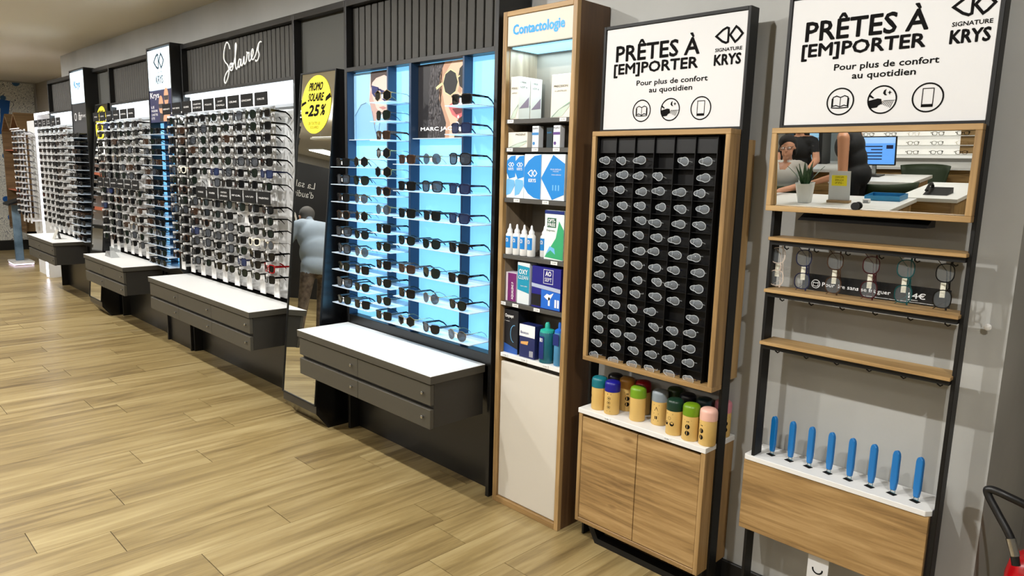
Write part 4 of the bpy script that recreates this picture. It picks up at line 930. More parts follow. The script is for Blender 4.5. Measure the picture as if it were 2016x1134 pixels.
MB().prism([(mx0+.018, 2.262-hh*math.sin(dl), zc+hh), (mx1-.018, 2.262-hh*math.sin(dl), zc+hh), (mx1-.018, 2.262+hh*math.sin(dl), zc-hh), (mx0+.018, 2.262+hh*math.sin(dl), zc-hh)], (0, .003, 0)).build('mirror_glass', M_mirror, t)
MB().lathe([(.012, 0), (.012, -.006)], (-.805, 2.259, 1.470), 20, axis=1).build('round_catch', M_blackm, t)
bx('mirror_back', M_blackm, t, mx0+.02, mx1-.02, 2.2795, 2.30, mz0+.01, mz1-.01)
MB().prism([(-.975, y, z) for y, z in ((2.252, 1.418), (2.30, 1.441), (2.335, 1.441), (2.335, 1.418))], (.37, 0, 0)).build('leaflet_tray', M_blackm, t)
bx('leaflet', M_signp, t, -.90, -.68, 2.258, 2.33, 1.4405, 1.4418)
for k, z in enumerate((1.357, 1.184, 1.006)):
    s = bx('shelf', M_oak_x, t, -1.066, -.498, 2.25, 2.354, z-.011, z, .0012)
    bx('shelf_bracket', M_blackm, s, -1.064, -.502, 2.262, 2.354, z-.026, z-.0115)
    hm = MB().tube([(0, 2.30, -.026), (0, 2.30, -.036), (.008, 2.30, -.041), (.014, 2.30, -.036)], .0022, 6).mesh('hook', M_blackm)
    for i in range(6): link('hook', hm, s, (-1.03+.098*i-wloc(s).x, -wloc(s).y, z-wloc(s).z))
MB().prism([(x, y, .572) for x, y in ((-1.092, 2.272), (-.522, 2.272), (-.508, 2.29), (-.508, 2.417), (-1.098, 2.417), (-1.098, 2.28))], (0, 0, .017)).build('box_top', M_white, t, .0012)
bx('box_front', M_oak_x, t, -1.097, -.512, 2.276, 2.294, .316, .5715, .0012)
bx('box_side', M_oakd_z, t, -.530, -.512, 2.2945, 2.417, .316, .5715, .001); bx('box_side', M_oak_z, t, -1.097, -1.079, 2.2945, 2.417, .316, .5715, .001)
bx('box_floor', M_oak_xp, t, -1.079, -.530, 2.2945, 2.417, .316, .33)
bx('foot', M_blackm, t, -1.075, -1.03, 2.27, 2.35, 0, .012); bx('foot', M_blackm, t, -.536, -.491, 2.27, 2.35, 0, .012)
tg = bx('hanging_tag', M_signp, t, -.853, -.785, 2.298, 2.301, .215, .315); Pl((-.819, 2.298, .262)).polys(Pl((0, 0, 0)).stroke_pts([(.016*math.cos(a), .016*math.sin(a)) for a in [PI*(.95+.12*i) for i in range(10)]], .005), 'tag_mark', M_ink, tg)
# price strip
t = setp(bx('price_strip', mat('strip_black', (20, 21, 22), .25), None, -.985, -.548, 2.358, 2.362, 1.1845, 1.238), 'black price strip with white lettering standing on the middle shelf', 'price sign')
t.location = (0, 0, 0)
p = Pl((-.985, 2.358, 1.1845)); W_ = M_inkw
p.polys(p.stroke_pts(disc(.045, .022, .0135, 24), .002, True)+p.stroke_pts([(.037, .016), (.037, .027), (.045, .025), (.053, .027), (.053, .016), (.045, .0145)], .0018, True), 'icon', W_, t)
p.text('Pour lire sans se fatiguer', .066, .013, .275, .030, W_, t, bold=.012); p.text('14€', .325, .016, .372, .034, W_, t, bold=.02)
p.polys([[(.19, .004), (.40, .004), (.40, .0052), (.19, .0052)], [(.325, .010), (.352, .010), (.352, .0115), (.325, .0115)]], 'underline', W_, t)
# six readers hung upright
RM = [('pale clear', F_clear, 0), ('navy rimmed', F_navy, 1), ('tortoise rimmed', F_tort, 2), ('burgundy rimmed', F_burg, 3), ('teal rimmed', F_teal, 4), ('black rimmed', F_black, 5)]
PAP = MB().box(-.045, -.005, .012, .0128, -.006, .006).mesh('price_label', mat('label_paper', (226, 224, 206), .6))
for k, (d, fm, i) in enumerate(RM):
    g = glasses_meshes('reader_%d' % k, 'panto', .051, .043, .0026, fm, mat('lens_clear_thin', (225, 235, 240), .02, alpha=.05), .0035, fold=True, th=.0025, bridge=.019)
    x = (-1.050, -.962, -.862, -.755, -.658, -.555)[k]
    t = place_glasses(0, (x, 2.298, 1.256), f'{d} reading glasses hung upright under the top shelf', 'readers hung on the mirror stand', (0, PI/2, .0), tag=False, name='reading_glasses', st=g)
    t.rotation_euler = Matrix.Rotation(.30, 4, 'Z').to_3x3().__matmul__(Matrix.Rotation(PI/2, 4, 'Y').to_3x3()).to_euler(); t.scale = (1.08, 1, 1.12)
    link('price_label', PAP, t, (.038, .004, 0))
# blue slim handles in the white top
bl = mat('blue_plastic', (16, 108, 176), .35)
cm = MB().prism([(x, 0, z) for x, z in ((-.0075, .012), (.0075, .012), (.0115, .04), (.0115, .124), (.0095, .133), (.0055, .139), (0, .141), (-.0055, .139), (-.0095, .133), (-.0115, .124), (-.0115, .04))], (0, .012, 0)).mesh('slim_case', bl, None, .002)
am = MB().tube([(-.007, .006, .012), (-.007, .006, .003), (.007, .006, .003), (.007, .006, .012), (.004, .006, .022), (0, .006, .026), (-.004, .006, .022), (-.007, .006, .012)], .0012, 5).mesh('lower_loop', mat('loop_teal', (70, 120, 130), .3))
slot = MB().box(-.013, .013, -.008, .010, 0, .0012).mesh('slot', M_blk)
for i in range(8):
    t = thing('slim_case', f'upright blue slim eyewear case, {ORD[i]} from left in the white box top', 'case', (-1.030+.0663*i, 2.335-.002*i, .5893), 'blue slim cases in a row')
    t.rotation_euler = (0, 0, -.35); link('handle', cm, t); link('lower_loop', am, t); link('slot', slot, t)

# light switch knob on the wall and fire extinguisher
t = thing('coat_peg', 'small round white peg on the wall beside the mirror stand', 'peg', (-.455, YW, 1.14))
MB().lathe([(.004, 0), (.004, -.012), (.009, -.016), (.010, -.022), (.005, -.026)], (-.455, YW, 1.14), 14, axis=1).build('knob', M_white, t, smooth=True)
ex, ey = -.250, 2.352; er = mat('extinguisher_red', (176, 10, 20), .25)
t = thing('fire_extinguisher', 'red fire extinguisher with black hose beside the wall end', 'extinguisher', (ex, ey, 0))
MB().lathe([(.07, 0), (.075, .015), (.075, .46), (.066, .505), (.045, .53), (.02, .545)], (ex, ey, .0), 28).build('cylinder', er, t, smooth=True)
MB().lathe([(.02, .545), (.02, .57), (.014, .575), (.014, .60)], (ex, ey, 0), 16).build('valve', M_steel, t, smooth=True)
MB().tube([(ex, ey, .59), (ex+.04, ey-.02, .62), (ex+.10, ey-.03, .635)], .008, 8).tube([(ex, ey, .60), (ex+.05, ey-.02, .645), (ex+.10, ey-.03, .65)], .007, 8).build('lever', M_blackm, t, smooth=True)
MB().tube(smooth([(ex+.03, ey-.01, .60), (ex-.02, ey-.03, .665), (ex-.09, ey-.05, .695), (ex-.128, ey-.05, .70), (ex-.132, ey-.05, .685), (ex-.10, ey-.06, .64), (ex-.06, ey-.075, .585), (ex-.04, ey-.082, .52)]), .011, 10).build('hose', mat('rubber', (20, 20, 21), .4), t, smooth=True)
MB().tube([(ex-.062, ey-.0745, .588), (ex-.045, ey-.081, .545)], .0125, 10).build('hose_collar', M_steel, t, smooth=True)
lp = mat('label_lettering', (235, 232, 232), .5); mb_ = []
vs_, fs_, X0_, X1_, Y0_, Y1_ = text_geo('eurofeu'); me = bpy.data.meshes.new('lettering')
me.from_pydata([(.0757*math.sin(-.75+1.7*(v.x-X0_)/(X1_-X0_)), -.0757*math.cos(-.75+1.7*(v.x-X0_)/(X1_-X0_)), .36+.04*(v.y-Y0_)/(Y1_-Y0_)) for v in vs_], [], fs_); me.materials.append(lp); link('lettering', me, t)
# ------------------------------------------------------------------ far left end of the shop
t = thing('house_display', 'oak double-gabled house-shaped eyewear display before the mural', 'display', (-13.2, 2.38, .4))
y0, dp = 2.38, .61
def board(a, b, name='board'):
    (xa, za), (xb, zb) = a, b; v = Vector((xb-xa, 0, zb-za)).normalized(); n = Vector((-v.z, 0, v.x))*.03
    MB().prism([(xa, y0, za), (xb, y0, zb), (xb+n.x, y0, zb+n.z), (xa+n.x, y0, za+n.z)], (0, dp, 0)).build(name, wood('oak_house', (84, 64, 40), (116, 92, 62), (140, 114, 82), 1, knots=False), t)
HX0, HX1, HZ0, HZ1, HZ2 = -13.88, -12.66, .42, 1.95, 2.20
board((HX1, HZ0), (HX1, HZ1), 'side_board'); board((HX0, HZ1), (HX0, HZ0), 'side_board'); board((HX0, HZ0), (HX1, HZ0), 'base_board')
q4 = (HX1-HX0)/4
for k in range(4):
    a_, b_ = HX1-q4*k, HX1-q4*(k+1); board((a_, (HZ1, HZ2)[k % 2]), (b_, (HZ2, HZ1)[k % 2]), 'roof_board')
bx('back_board', M_plate, t, HX0, HX1-.03, 2.80, 2.82, HZ0+.03, HZ1-.05)
for z in (1.64, 1.03): bx('shelf', mat('orange_shelf', (190, 104, 74), .5), t, HX0+.01, HX1-.04, 2.40, 2.78, z, z+.014)
HC = [HX0+.25, HX0+.6, HX0+.95]
for x in HC: bx('display_column', M_plate, t, x-.05, x+.05, 2.66, 2.67, .5, 1.6)
stuff_glasses('eyeglasses_rows', 'rows of small eyeglasses inside the oak house-shaped display', [(x, 2.60, 1.52-.09*r) for x in HC for r in range(12) if r != 5], pick, 'eyeglasses')
X0 = [-11.42, -11.22, -11.02]
t = rack(X0, 'white tabbed eyewear columns with pale frames left of the farthest rack', None, None, ())
bx('back_panel', M_plate, t, -11.5, -10.80, 2.262, 2.275, .55, 2.02); bx('support_foot', M_plate, t, -11.45, -10.85, 2.262, 2.40, 0, .55)
stuff_glasses('eyeglasses_rows', 'pale eyeglasses on the white tabbed columns near the mural', [(x, 2.072, 1.852-.0735*r) for x in X0 for r in range(15)], lambda: 11)
t = thing('light_portal', 'glowing white light frame at the end of the farthest rack', 'light frame', (-10.7, 2.2, 0))
bx('light_edge', mat('portal_led', (240, 240, 255), .5, emit=7, ecol=(235, 236, 255)), t, -10.79, -10.765, 2.205, 2.225, .02, 2.09)
bx('top_edge', mat('portal_led'), t, -10.765, -10.08, 2.205, 2.225, 2.07, 2.09)
bx('post', M_plate, t, -10.79, -10.765, 2.2255, 2.40, 0, 2.09); bx('back_panel', M_plate, t, -10.765, -10.08, 2.38, 2.40, 0, 2.09)
t = thing('info_kiosk', 'slim printed kiosk post with sloping black top on a flat base', 'kiosk', (-12.42, 2.22, 0))
bx('base', M_white, t, -12.62, -12.2, 2.1, 2.36, .03, .055, .004); bx('base_light', mat('kiosk_glow', (230, 220, 255), .5, emit=3), t, -12.61, -12.21, 2.11, 2.35, .012, .0295); bx('base_pad', M_blackm, t, -12.6, -12.25, 2.13, 2.33, 0, .012)
bx('post', mat('kiosk_print', (92, 118, 140), .4, var=40, vscale=5), t, -12.46, -12.40, 2.17, 2.27, .055, .86, .004)
MB().prism([(-12.60, 2.1, .86), (-12.22, 2.1, .86), (-12.22, 2.36, .96), (-12.60, 2.36, .96)], (0, 0, .03)).build('sloping_top', M_blackm, t)

# ------------------------------------------------------------------ the shop floor behind the camera, seen in the mirrors
def desk(label, x0, x1, y0, y1, z=.75, wm=None, modesty=True):
    t = thing('desk', label, 'desk', ((x0+x1)/2, (y0+y1)/2, 0), 'white topped desks')
    bx('desk_top', M_white, t, x0, x1, y0, y1, z-.035, z, .002)
    for xx in (x0+.03, x1-.06): bx('leg_panel', M_oak_z, t, xx, xx+.03, y0+.05, y1-.05, 0, z-.0355, .001)
    if modesty: bx('front_panel', M_oak_x, t, x0+.061, x1-.061, y1-.09, y1-.07, .1, z-.0355)
    return t
desk('white consultation desk with potted plant and card holder, seen in oak-framed mirror', -3.75, -2.03, -2.58, -1.87)
desk('white desk with computer monitor behind the staff member', -3.25, -2.38, -4.28, -3.63)
desk('white topped oak counter with black phone at right of mirror view', -2.22, -1.72, -3.7, -2.62, .75)
desk('oak desk with white top behind the seated woman', -4.3, -3.35, -4.75, -4.2, .80)
# wall counter and eyeglasses wall
t = thing('wall_counter', 'long white counter with oak front under the eyeglasses wall', 'counter', (-2.8, -5.3, 0))
bx('counter_top', M_white, t, -4.4, -.9, -5.58, -5.0, .72, .75); bx('counter_body', M_oak_x, t, -4.4, -.9, -5.58, -5.05, .0, .72)
t = thing('eyeglasses_wall', 'white wall panel of eyeglasses with added glow, reflected in the oak mirror', 'display panel', (-2.8, -5.5, .8))
bx('back_panel', mat('white_added_glow', (232, 228, 220), .5, emit=.8), t, -3.7, -.9, -5.59, -5.56, .80, 2.2)  # emission added so the reflected wall looks bright
bx('oak_panel', M_oak_xp, t, -2.45, -1.95, -5.56, -5.54, .86, 1.5)
for k in range(5): bx('rail', M_white, t, -3.65, -.95, -5.56, -5.50, .84+.115*k, .848+.115*k)
ST_R = ST[1][1]
for r in range(5):
    for c in range(9):
        s = (1, 3, 2, 5, 9)[(r*2+c) % 5]; g = ST[s][1]
        x = -3.5+.27*c
        t = thing('eyeglasses', f'{ST[s][0]} eyeglasses, {ORD[r]} rail from bottom, {ORD[c]} from its left on reflected wall', 'glasses', (x, -5.505, .875+.115*r), 'eyeglasses on the reflected wall'); t.rotation_euler = (0, 0, PI)
        link('frame', g[0], t)
        for m in g[2]: link('temple', m, t, (0, -.06, 0)); t.children[-1].scale = (1, .35, 1)
t = thing('blue_shelf_tower', 'pale blue lit eyewear shelf tower far behind the seated woman', 'display', (-4.2, -5.2, 0))
bx('back_panel', mat('pale_blue_panel', (170, 215, 240), .5, emit=.7, ecol=(170, 215, 240)), t, -4.35, -3.95, -5.3, -5.27, .8, 2.2); bx('side_panel', M_black, t, -4.4, -4.352, -5.3, -5.02, .751, 2.2); bx('side_panel', M_black, t, -3.948, -3.9, -5.3, -5.02, .751, 2.2)
for k in range(8): bx('acrylic_shelf', M_shelfa, t, -4.35, -3.95, -5.268, -5.12, .85+.12*k, .854+.12*k)
# plant
t = thing('potted_plant', 'green sword-leaved plant in a white pot on the desk', 'plant', (-2.83, -2.06, .75))
MB().lathe([(.058, .0006), (.062, .01), (.085, .175), (.088, .18), (.08, .18), (.076, .15)], (-2.83, -2.06, .75), 26).build('pot', M_white, t, smooth=.9)
MB().lathe([(.0, .148), (.077, .149)], (-2.83, -2.06, .75), 20, cap=False).build('soil', mat('soil', (48, 38, 28), .9), t)
lf = mat('leaf_green', (36, 72, 34), .4, var=16, vscale=40)
for k in range(9):
    a = k*2.4; L_ = .17+.05*((k*7) % 5)/5; out = .04+.13*((k*3) % 4)/4; mb = MB(); rows_ = []
    for i in range(7):
        u = i/6; r = .03+out*u**1.5; w_ = .022*math.sin(PI*min(1, .25+.75*u))*(1-u*.25)+.001
        c = Vector((-2.83+r*math.cos(a), -2.06+r*math.sin(a), .905+L_*u)); s = Vector((-math.sin(a), math.cos(a), 0))*w_
        rows_.append([mb.bm.verts.new(c-s), mb.bm.verts.new(c+Vector((math.cos(a), math.sin(a), 0))*-.006), mb.bm.verts.new(c+s)])
    for A, B in zip(rows_, rows_[1:]):
        for i in range(2): mb.face([A[i], A[i+1], B[i+1], B[i]])
    mb.build('leaf', lf, t, smooth=True)
# card holder
t = thing('card_holder', 'clear upright card holder with yellow notice on wooden foot', 'card holder', (-2.55, -2.14, .75))
bx('foot', M_oak_xp, t, -2.65, -2.45, -2.17, -2.11, .7505, .772, .001); bx('card', M_signp, t, -2.645, -2.455, -2.142, -2.138, .7725, 1.035)
pc = Pl((-2.455, -2.138, .772), (-1, 0, 0), (0, 0, 1), (0, 1, 0)); pc.polys([[(.03, .13), (.165, .13), (.165, .225), (.03, .225)]], 'yellow_print', mat('sticker_yellow'), t); 
for k, s in enumerate(('PROMO', 'SOLAIRE', '-25%')): pc.text(s, .06, .20-.025*k, .135, .216-.025*k, M_ink, t, e=.0014)
# monitor
t = thing('computer_monitor', 'black computer monitor with blue screen on the rear desk', 'monitor', (-2.93, -4.05, .75))
bx('foot', M_blackm, t, -3.03, -2.83, -4.16, -3.98, .7505, .762, .002); bx('stem', M_steel, t, -2.95, -2.91, -4.12, -4.09, .762, .95); bx('housing', M_blackm, t, -3.17, -2.70, -4.09, -4.06, .87, 1.19, .004)
sc = bx('screen', mat('screen_blue', (90, 150, 225), .3, emit=.8, ecol=(90, 150, 228)), t, -3.16, -2.71, -4.0605, -4.0585, .885, 1.18)
psn = Pl((-2.71, -4.0585, .885), (-1, 0, 0), (0, 0, 1), (0, 1, 0)); psn.polys([[(.13, .19-.035*k), (.13+(.2, .12, .26, .18, .22)[k], .19-.035*k), (.13+(.2, .12, .26, .18, .22)[k], .202-.035*k), (.13, .202-.035*k)] for k in range(5)], 'screen_rows', mat('screen_text', (28, 34, 70), .4), sc)
psn.polys([[(0, .23), (.45, .23), (.45, .295), (0, .295)]], 'screen_bar', mat('screen_bar', (150, 190, 240), .3, emit=.6), sc); psn.polys([[(.02, .17), (.09, .17), (.09, .21), (.02, .21)]], 'screen_tile', mat('screen_text'), sc)
# tray, phone, chairs, tissue box
t = thing('desk_tray', 'blue document tray on the desk in the mirror', 'tray', (-2.26, -2.42, .75))
bx('tray_floor', mat('tray_blue', (40, 130, 180), .4), t, -2.40, -2.10, -2.56, -2.34, .7505, .758)
for a in ((-2.40, -2.10, -2.56, -2.555), (-2.40, -2.10, -2.345, -2.34), (-2.40, -2.395, -2.555, -2.345), (-2.105, -2.10, -2.555, -2.345)): bx('tray_wall', mat('tray_blue'), t, *a, .758, .795)
t = thing('desk_phone', 'black desk phone with handset on the counter', 'phone', (-1.95, -2.9, .75))
MB().prism([(-2.05, -3.0, .7505), (-2.05, -2.80, .7505), (-2.05, -3.0, .80)], (.2, 0, 0)).build('base', M_blackm, t); MB().tube(smooth([(-2.02, -2.98, .80), (-2.02, -2.96, .835), (-2.02, -2.9, .84), (-2.02, -2.82, .81), (-2.02, -2.80, .79)]), [.016]*4+[.012]*17+[.016]*4, 8).build('handset', M_blackm, t, smooth=True)
t = thing('eraser_block', 'small white box beside the card holder', 'box', (-2.33, -2.2, .75)); bx('block', M_white, t, -2.36, -2.30, -2.22, -2.18, .7505, .785, .004); bx('block_band', mat('rail_grey'), t, -2.35, -2.31, -2.2205, -2.1795, .755, .775)
def chair(x, y, rz, label):
    t = thing('shell_chair', label, 'chair', (0, 0, 0), 'green office chairs'); g = mat('chair_green', (44, 58, 34), .6)
    mb = MB(); n = 12; rows_ = []
    for j in range(6):
        z = .45+.34*j/5; r = .23+.015*j; rows_.append([mb.bm.verts.new((r*math.sin(a), -r*math.cos(a)+.02*j*0, z)) for a in [-1.25+2.5*i/n for i in range(n+1)]])
    for A, B in zip(rows_, rows_[1:]):
        for i in range(n): mb.face([A[i], A[i+1], B[i+1], B[i]])
    o = mb.build('backrest', g, t, smooth=True); md = o.modifiers.new('thick', 'SOLIDIFY'); md.thickness = .02
    MB().lathe([(.05, .42), (.22, .43), (.235, .455), (.22, .475), (.1, .48)], (0, 0, 0), 24).build('seat', g, t, smooth=True)
    MB().lathe([(.025, .05), (.025, .42)], (0, 0, 0), 14).build('stem', M_blackm, t)
    for k in range(5): a = k*2*PI/5; MB().tube([(0, 0, .06), (.26*math.cos(a), .26*math.sin(a), .02)], [.022, .014], 8).build('leg', M_blackm, t)
    t.location = (x, y, 0); t.rotation_euler = (0, 0, rz); return t
chair(-2.55, -3.37, 2.8, 'green shell chair at the phone counter'); chair(-2.62, -4.68, .2, 'green shell chair by the eyeglasses wall'); chair(-3.42, -3.02, PI, 'green chair under the seated woman')

# dark hearing-room wall, orange shelving
t = setp(bx('partition_wall', mat('partition_black', (26, 26, 28), .35), None, -11.1, -11.0, -4.2, -.9, 0, 2.26), 'black partition with hearing room lettering reflected in the leaning mirror', 'partition')
pw = Pl((-11.0, -1.45, 0), (0, 1, 0), (0, 0, 1), (1, 0, 0)); pw.text('La salle', -.45, 1.86, .02, 1.97, M_inkw, t, e=.002); pw.text("d'audition", -.45, 1.70, .08, 1.81, M_inkw, t, e=.002)
pw.polys(pw.stroke_pts([(.0+.20*math.cos(a), 1.25+.24*math.sin(a)) for a in [PI*(-.25+.115*i) for i in range(13)]], .035)+pw.stroke_pts([(.0+.11*math.cos(a), 1.25+.13*math.sin(a)) for a in [PI*(-.2+.11*i) for i in range(12)]]+[(-.1, 1.1), (-.09, 1.0)], .03), 'ear_mark', M_inkw, t, .002)
t = thing('orange_shelving', 'white and orange shelf unit of frames reflected in the distant mirror', 'shelving', (-12.4, .95, 0))
bx('back_panel', M_plate, t, -12.6, -12.57, .35, 1.55, 0, 2.1)
for k, (z, c) in enumerate(((1.75, M_white), (1.5, mat('orange_shelf')), (1.2, M_black), (.98, mat('orange_shelf')), (.7, M_black), (.3, M_black))): bx('shelf', c, t, -12.57, -12.3, .35, 1.55, z, z+.05)
# ------------------------------------------------------------------ people
def capsule(bm, a, b, ra, rb, n=10):
    a, b = Vector(a), Vector(b); d = b-a
    steps = max(2, int(d.length/max(.004, min(ra, rb)*.6))+1)
    for i in range(steps+1):
        u = i/steps; bmesh.ops.create_icosphere(bm, subdivisions=2, radius=ra+(rb-ra)*u, matrix=Matrix.Translation(a+d*u))
def ellip(bm, c, r, rot=None):
    m = Matrix.Translation(c) @ (rot or Matrix.Identity(4)) @ Matrix.Diagonal((*r, 1)); bmesh.ops.create_icosphere(bm, subdivisions=3, radius=1, matrix=m)
def remesh(bm, vox, sm=4):
    me = bpy.data.meshes.new('tmp'); bm.to_mesh(me); bm.free(); o = bpy.data.objects.new('tmp', me); COL.objects.link(o)
    m = o.modifiers.new('r', 'REMESH'); m.mode = 'VOXEL'; m.voxel_size = vox; s = o.modifiers.new('s', 'SMOOTH'); s.factor = .5; s.iterations = sm
    out = bpy.data.meshes.new_from_object(o.evaluated_get(bpy.context.evaluated_depsgraph_get()))
    bpy.data.objects.remove(o); bpy.data.meshes.remove(me)
    for p in out.polygons: p.use_smooth = True
    return out
def hand(bm, wrist, direction, palmn, side):
    w = Vector(wrist); d = Vector(direction).normalized(); n = Vector(palmn).normalized(); s = d.cross(n).normalized()*side
    for k in (-.018, 0, .018): capsule(bm, w+d*.01+s*k*.8, w+d*.075+s*k*1.2, .014, .013)
    for k, (o, l) in enumerate(((-.030, .070), (-.010, .080), (.010, .074), (.029, .058))):
        p0 = w+d*.08+s*o; p1 = p0+d*l*.5+n*.006; p2 = p1+d*l*.36+n*.022; capsule(bm, p0, p1, .0095, .009); capsule(bm, p1, p2, .009, .008)
    t0 = w+d*.025-s*.026; t1 = t0+d*.03-s*.028+n*.008; t2 = t1+d*.03-s*.006+n*.012; capsule(bm, t0, t1, .0125, .011); capsule(bm, t1, t2, .011, .009)
def head(bm, c, yawv):
    f = Vector(yawv).normalized(); c = Vector(c); r = Vector((-f.y, f.x, 0)); rot = Matrix(((r.x, f.x, 0, 0), (r.y, f.y, 0, 0), (0, 0, 1, 0), (0, 0, 0, 1)))
    ellip(bm, c+Vector((0, 0, .03))-f*.012, (.074, .092, .09), rot); ellip(bm, c+f*.022-Vector((0, 0, .045)), (.055, .066, .07), rot)
    capsule(bm, c+f*.092+Vector((0, 0, .01)), c+f*.108-Vector((0, 0, .025)), .009, .014); ellip(bm, c+f*.085-Vector((0, 0, .062)), (.024, .014, .008), rot); ellip(bm, c+f*.07-Vector((0, 0, .098)), (.024, .02, .018), rot)
    for s in (1, -1): ellip(bm, c+r*.074*s-f*.01-Vector((0, 0, .005)), (.010, .02, .030), rot); ellip(bm, c+r*.031*s+f*.074+Vector((0, 0, .008)), (.015, .012, .010), rot)
    return f, r, rot
def person(name, label, J, faceto, regions, mats, vox=.009, sm=6):
    t = thing(name, label, 'person', J['base'])
    bm = bmesh.new()
    for a, b, ra, rb in J['caps']: capsule(bm, a, b, ra, rb)
    for c, r in J['ell']: ellip(bm, c, r)
    f, r, rot = head(bm, J['head'], faceto)
    for h in J['hands']: hand(bm, *h)
    me = remesh(bm, vox, sm)
    me.transform(Matrix.Translation(-Vector(J['base'])))
    for m in mats: me.materials.append(m)
    B = Vector(J['base'])
    for p in me.polygons: p.material_index = regions(p.center+B)
    link('body', me, t); return t, f, r, rot
sk = mat('skin', (196, 142, 112), .5); skd = mat('skin_warm', (186, 130, 96), .5)
def hairmesh(t, parts, m):
    bm = bmesh.new()
    for c, r, rot in parts: ellip(bm, c, r, rot)
    me = remesh(bm, .010, 3); me.transform(Matrix.Translation(-Vector(t.location))); me.materials.append(m); return link('hair', me, t)
def eyes(t, J, f, r, m=mat('eye_white', (235, 232, 228), .3)):
    for s in (1, -1):
        c = Vector(J['head'])+r*.031*s+f*.083+Vector((0, 0, .008)); MB().ball(c, .0085, 10).build('eye', m, t, smooth=True); MB().ball(c+f*.006, .0045, 8).build('iris', mat('iris', (40, 28, 20), .2), t, smooth=True)
# man in a pale shirt, back to the mirror, leaning slightly forward
bx0, by0 = -6.85, .27
def P_(x, y, z): return (bx0+x, by0+y, z)   # he faces -x
J = dict(base=(bx0, by0, 0), head=P_(-.40, 0, 1.30), hands=[(P_(-.52, -.20, .86), (-1, .1, -.3), (0, 1, 0), 1), (P_(-.52, .20, .86), (-1, -.1, -.3), (0, -1, 0), -1)],
    caps=[(P_(0, -.10, .76), P_(.01, -.11, .44), .088, .064), (P_(0, .10, .76), P_(.01, .11, .44), .088, .064), (P_(.01, -.11, .44), P_(.03, -.12, .09), .062, .043), (P_(.01, .11, .44), P_(.03, .12, .09), .062, .043),
          (P_(.02, -.12, .045), P_(-.15, -.13, .035), .042, .032), (P_(.02, .12, .045), P_(-.15, .13, .035), .042, .032),
          (P_(-.22, -.18, 1.20), P_(-.28, -.25, .96), .062, .05), (P_(-.22, .18, 1.20), P_(-.28, .25, .96), .062, .05), (P_(-.28, -.25, .96), P_(-.52, -.20, .86), .046, .03), (P_(-.28, .25, .96), P_(-.52, .20, .86), .046, .03),
          (P_(-.22, 0, 1.22), P_(-.36, 0, 1.27), .062, .056), (P_(-.20, -.13, 1.20), P_(-.20, .13, 1.20), .088, .088)],
    ell=[(P_(0, 0, .80), (.14, .19, .13)), (P_(-.06, 0, .95), (.16, .19, .20)), (P_(-.14, 0, 1.10), (.15, .20, .18))])
def reg(p):
    if p.z < .075: return 3
    if p.x < bx0-.31 and (p.z > 1.17 or p.z < 1.0): return 0
    return 1 if p.z > .72 else 2
t, f, r, rot = person('person', 'person in pale blue shirt and patterned trousers, back turned in leaning mirror', J, (-1, 0, 0), reg, [sk, mat('shirt_pale', (134, 145, 156), .85, bump=.2, bscale=30), mat('trouser_print', (76, 62, 48), .8, var=30, vscale=18), M_blackm], .009, 22)
hairmesh(t, [(Vector(J['head'])+Vector((.02, 0, .045)), (.088, .084, .085), None), (Vector(J['head'])+Vector((.04, 0, -.005)), (.062, .074, .065), None)], mat('hair_grey', (70, 66, 62), .8)); eyes(t, J, f, r)
# staff member in a black sleeveless dress leaning over the desk
bx0, by0 = -2.74, -2.98
J = dict(base=(bx0, by0, 0), head=P_(-.24, 0, 1.50), hands=[(P_(-.29, .30, .845), (-1, .1, -.12), (0, 0, -1), 1), (P_(-.12, -.28, .80), (-.6, .1, -1), (0, 1, 0), -1)],
    caps=[(P_(.02, -.09, .85), P_(.0, -.09, .48), .09, .06), (P_(.02, .09, .85), P_(0, .09, .48), .09, .06), (P_(0, -.09, .48), P_(.02, -.09, .09), .056, .038), (P_(0, .09, .48), P_(.02, .09, .09), .056, .038), (P_(.02, -.09, .045), P_(-.14, -.09, .03), .038, .026), (P_(.02, .09, .045), P_(-.14, .09, .03), .038, .026),
          (P_(-.05, .17, 1.27), P_(-.01, .25, .93), .060, .047), (P_(-.01, .25, .93), P_(-.29, .30, .845), .044, .027), (P_(-.05, -.17, 1.27), P_(-.08, -.24, 1.0), .058, .046), (P_(-.08, -.24, 1.0), P_(-.12, -.28, .80), .043, .026),
          (P_(-.07, 0, 1.30), P_(-.19, 0, 1.44), .055, .05), (P_(-.06, -.12, 1.28), P_(-.06, .12, 1.28), .074, .074)],
    ell=[(P_(.03, 0, .90), (.135, .17, .14)), (P_(0, 0, 1.04), (.12, .14, .17)), (P_(-.05, 0, 1.18), (.14, .165, .16))])
def reg(p):
    lx, ly = p.x-bx0, p.y-by0
    if p.z < .07: return 2
    if p.z > 1.345: return 0
    if abs(ly) > .155+.25*max(0, 1.0-p.z)*0 and p.z > .78 and (abs(ly) > .185 or p.z > 1.1): return 0
    if lx < -.20 and p.z > .7: return 0
    return 1 if p.z > .45 else 0
t, f, r, rot = person('person', 'person in a black sleeveless dress leaning over the desk in mirror', J, (-1, .1, 0), reg, [skd, mat('dress_black', (16, 16, 18), .8), M_blackm], .009, 14)
hairmesh(t, [(Vector(J['head'])+Vector((.025, 0, .05)), (.095, .086, .085), None), (Vector(J['head'])+Vector((.08, 0, -.04)), (.05, .07, .11), None)], mat('hair_dark', (20, 14, 11), .85)); eyes(t, J, f, r)
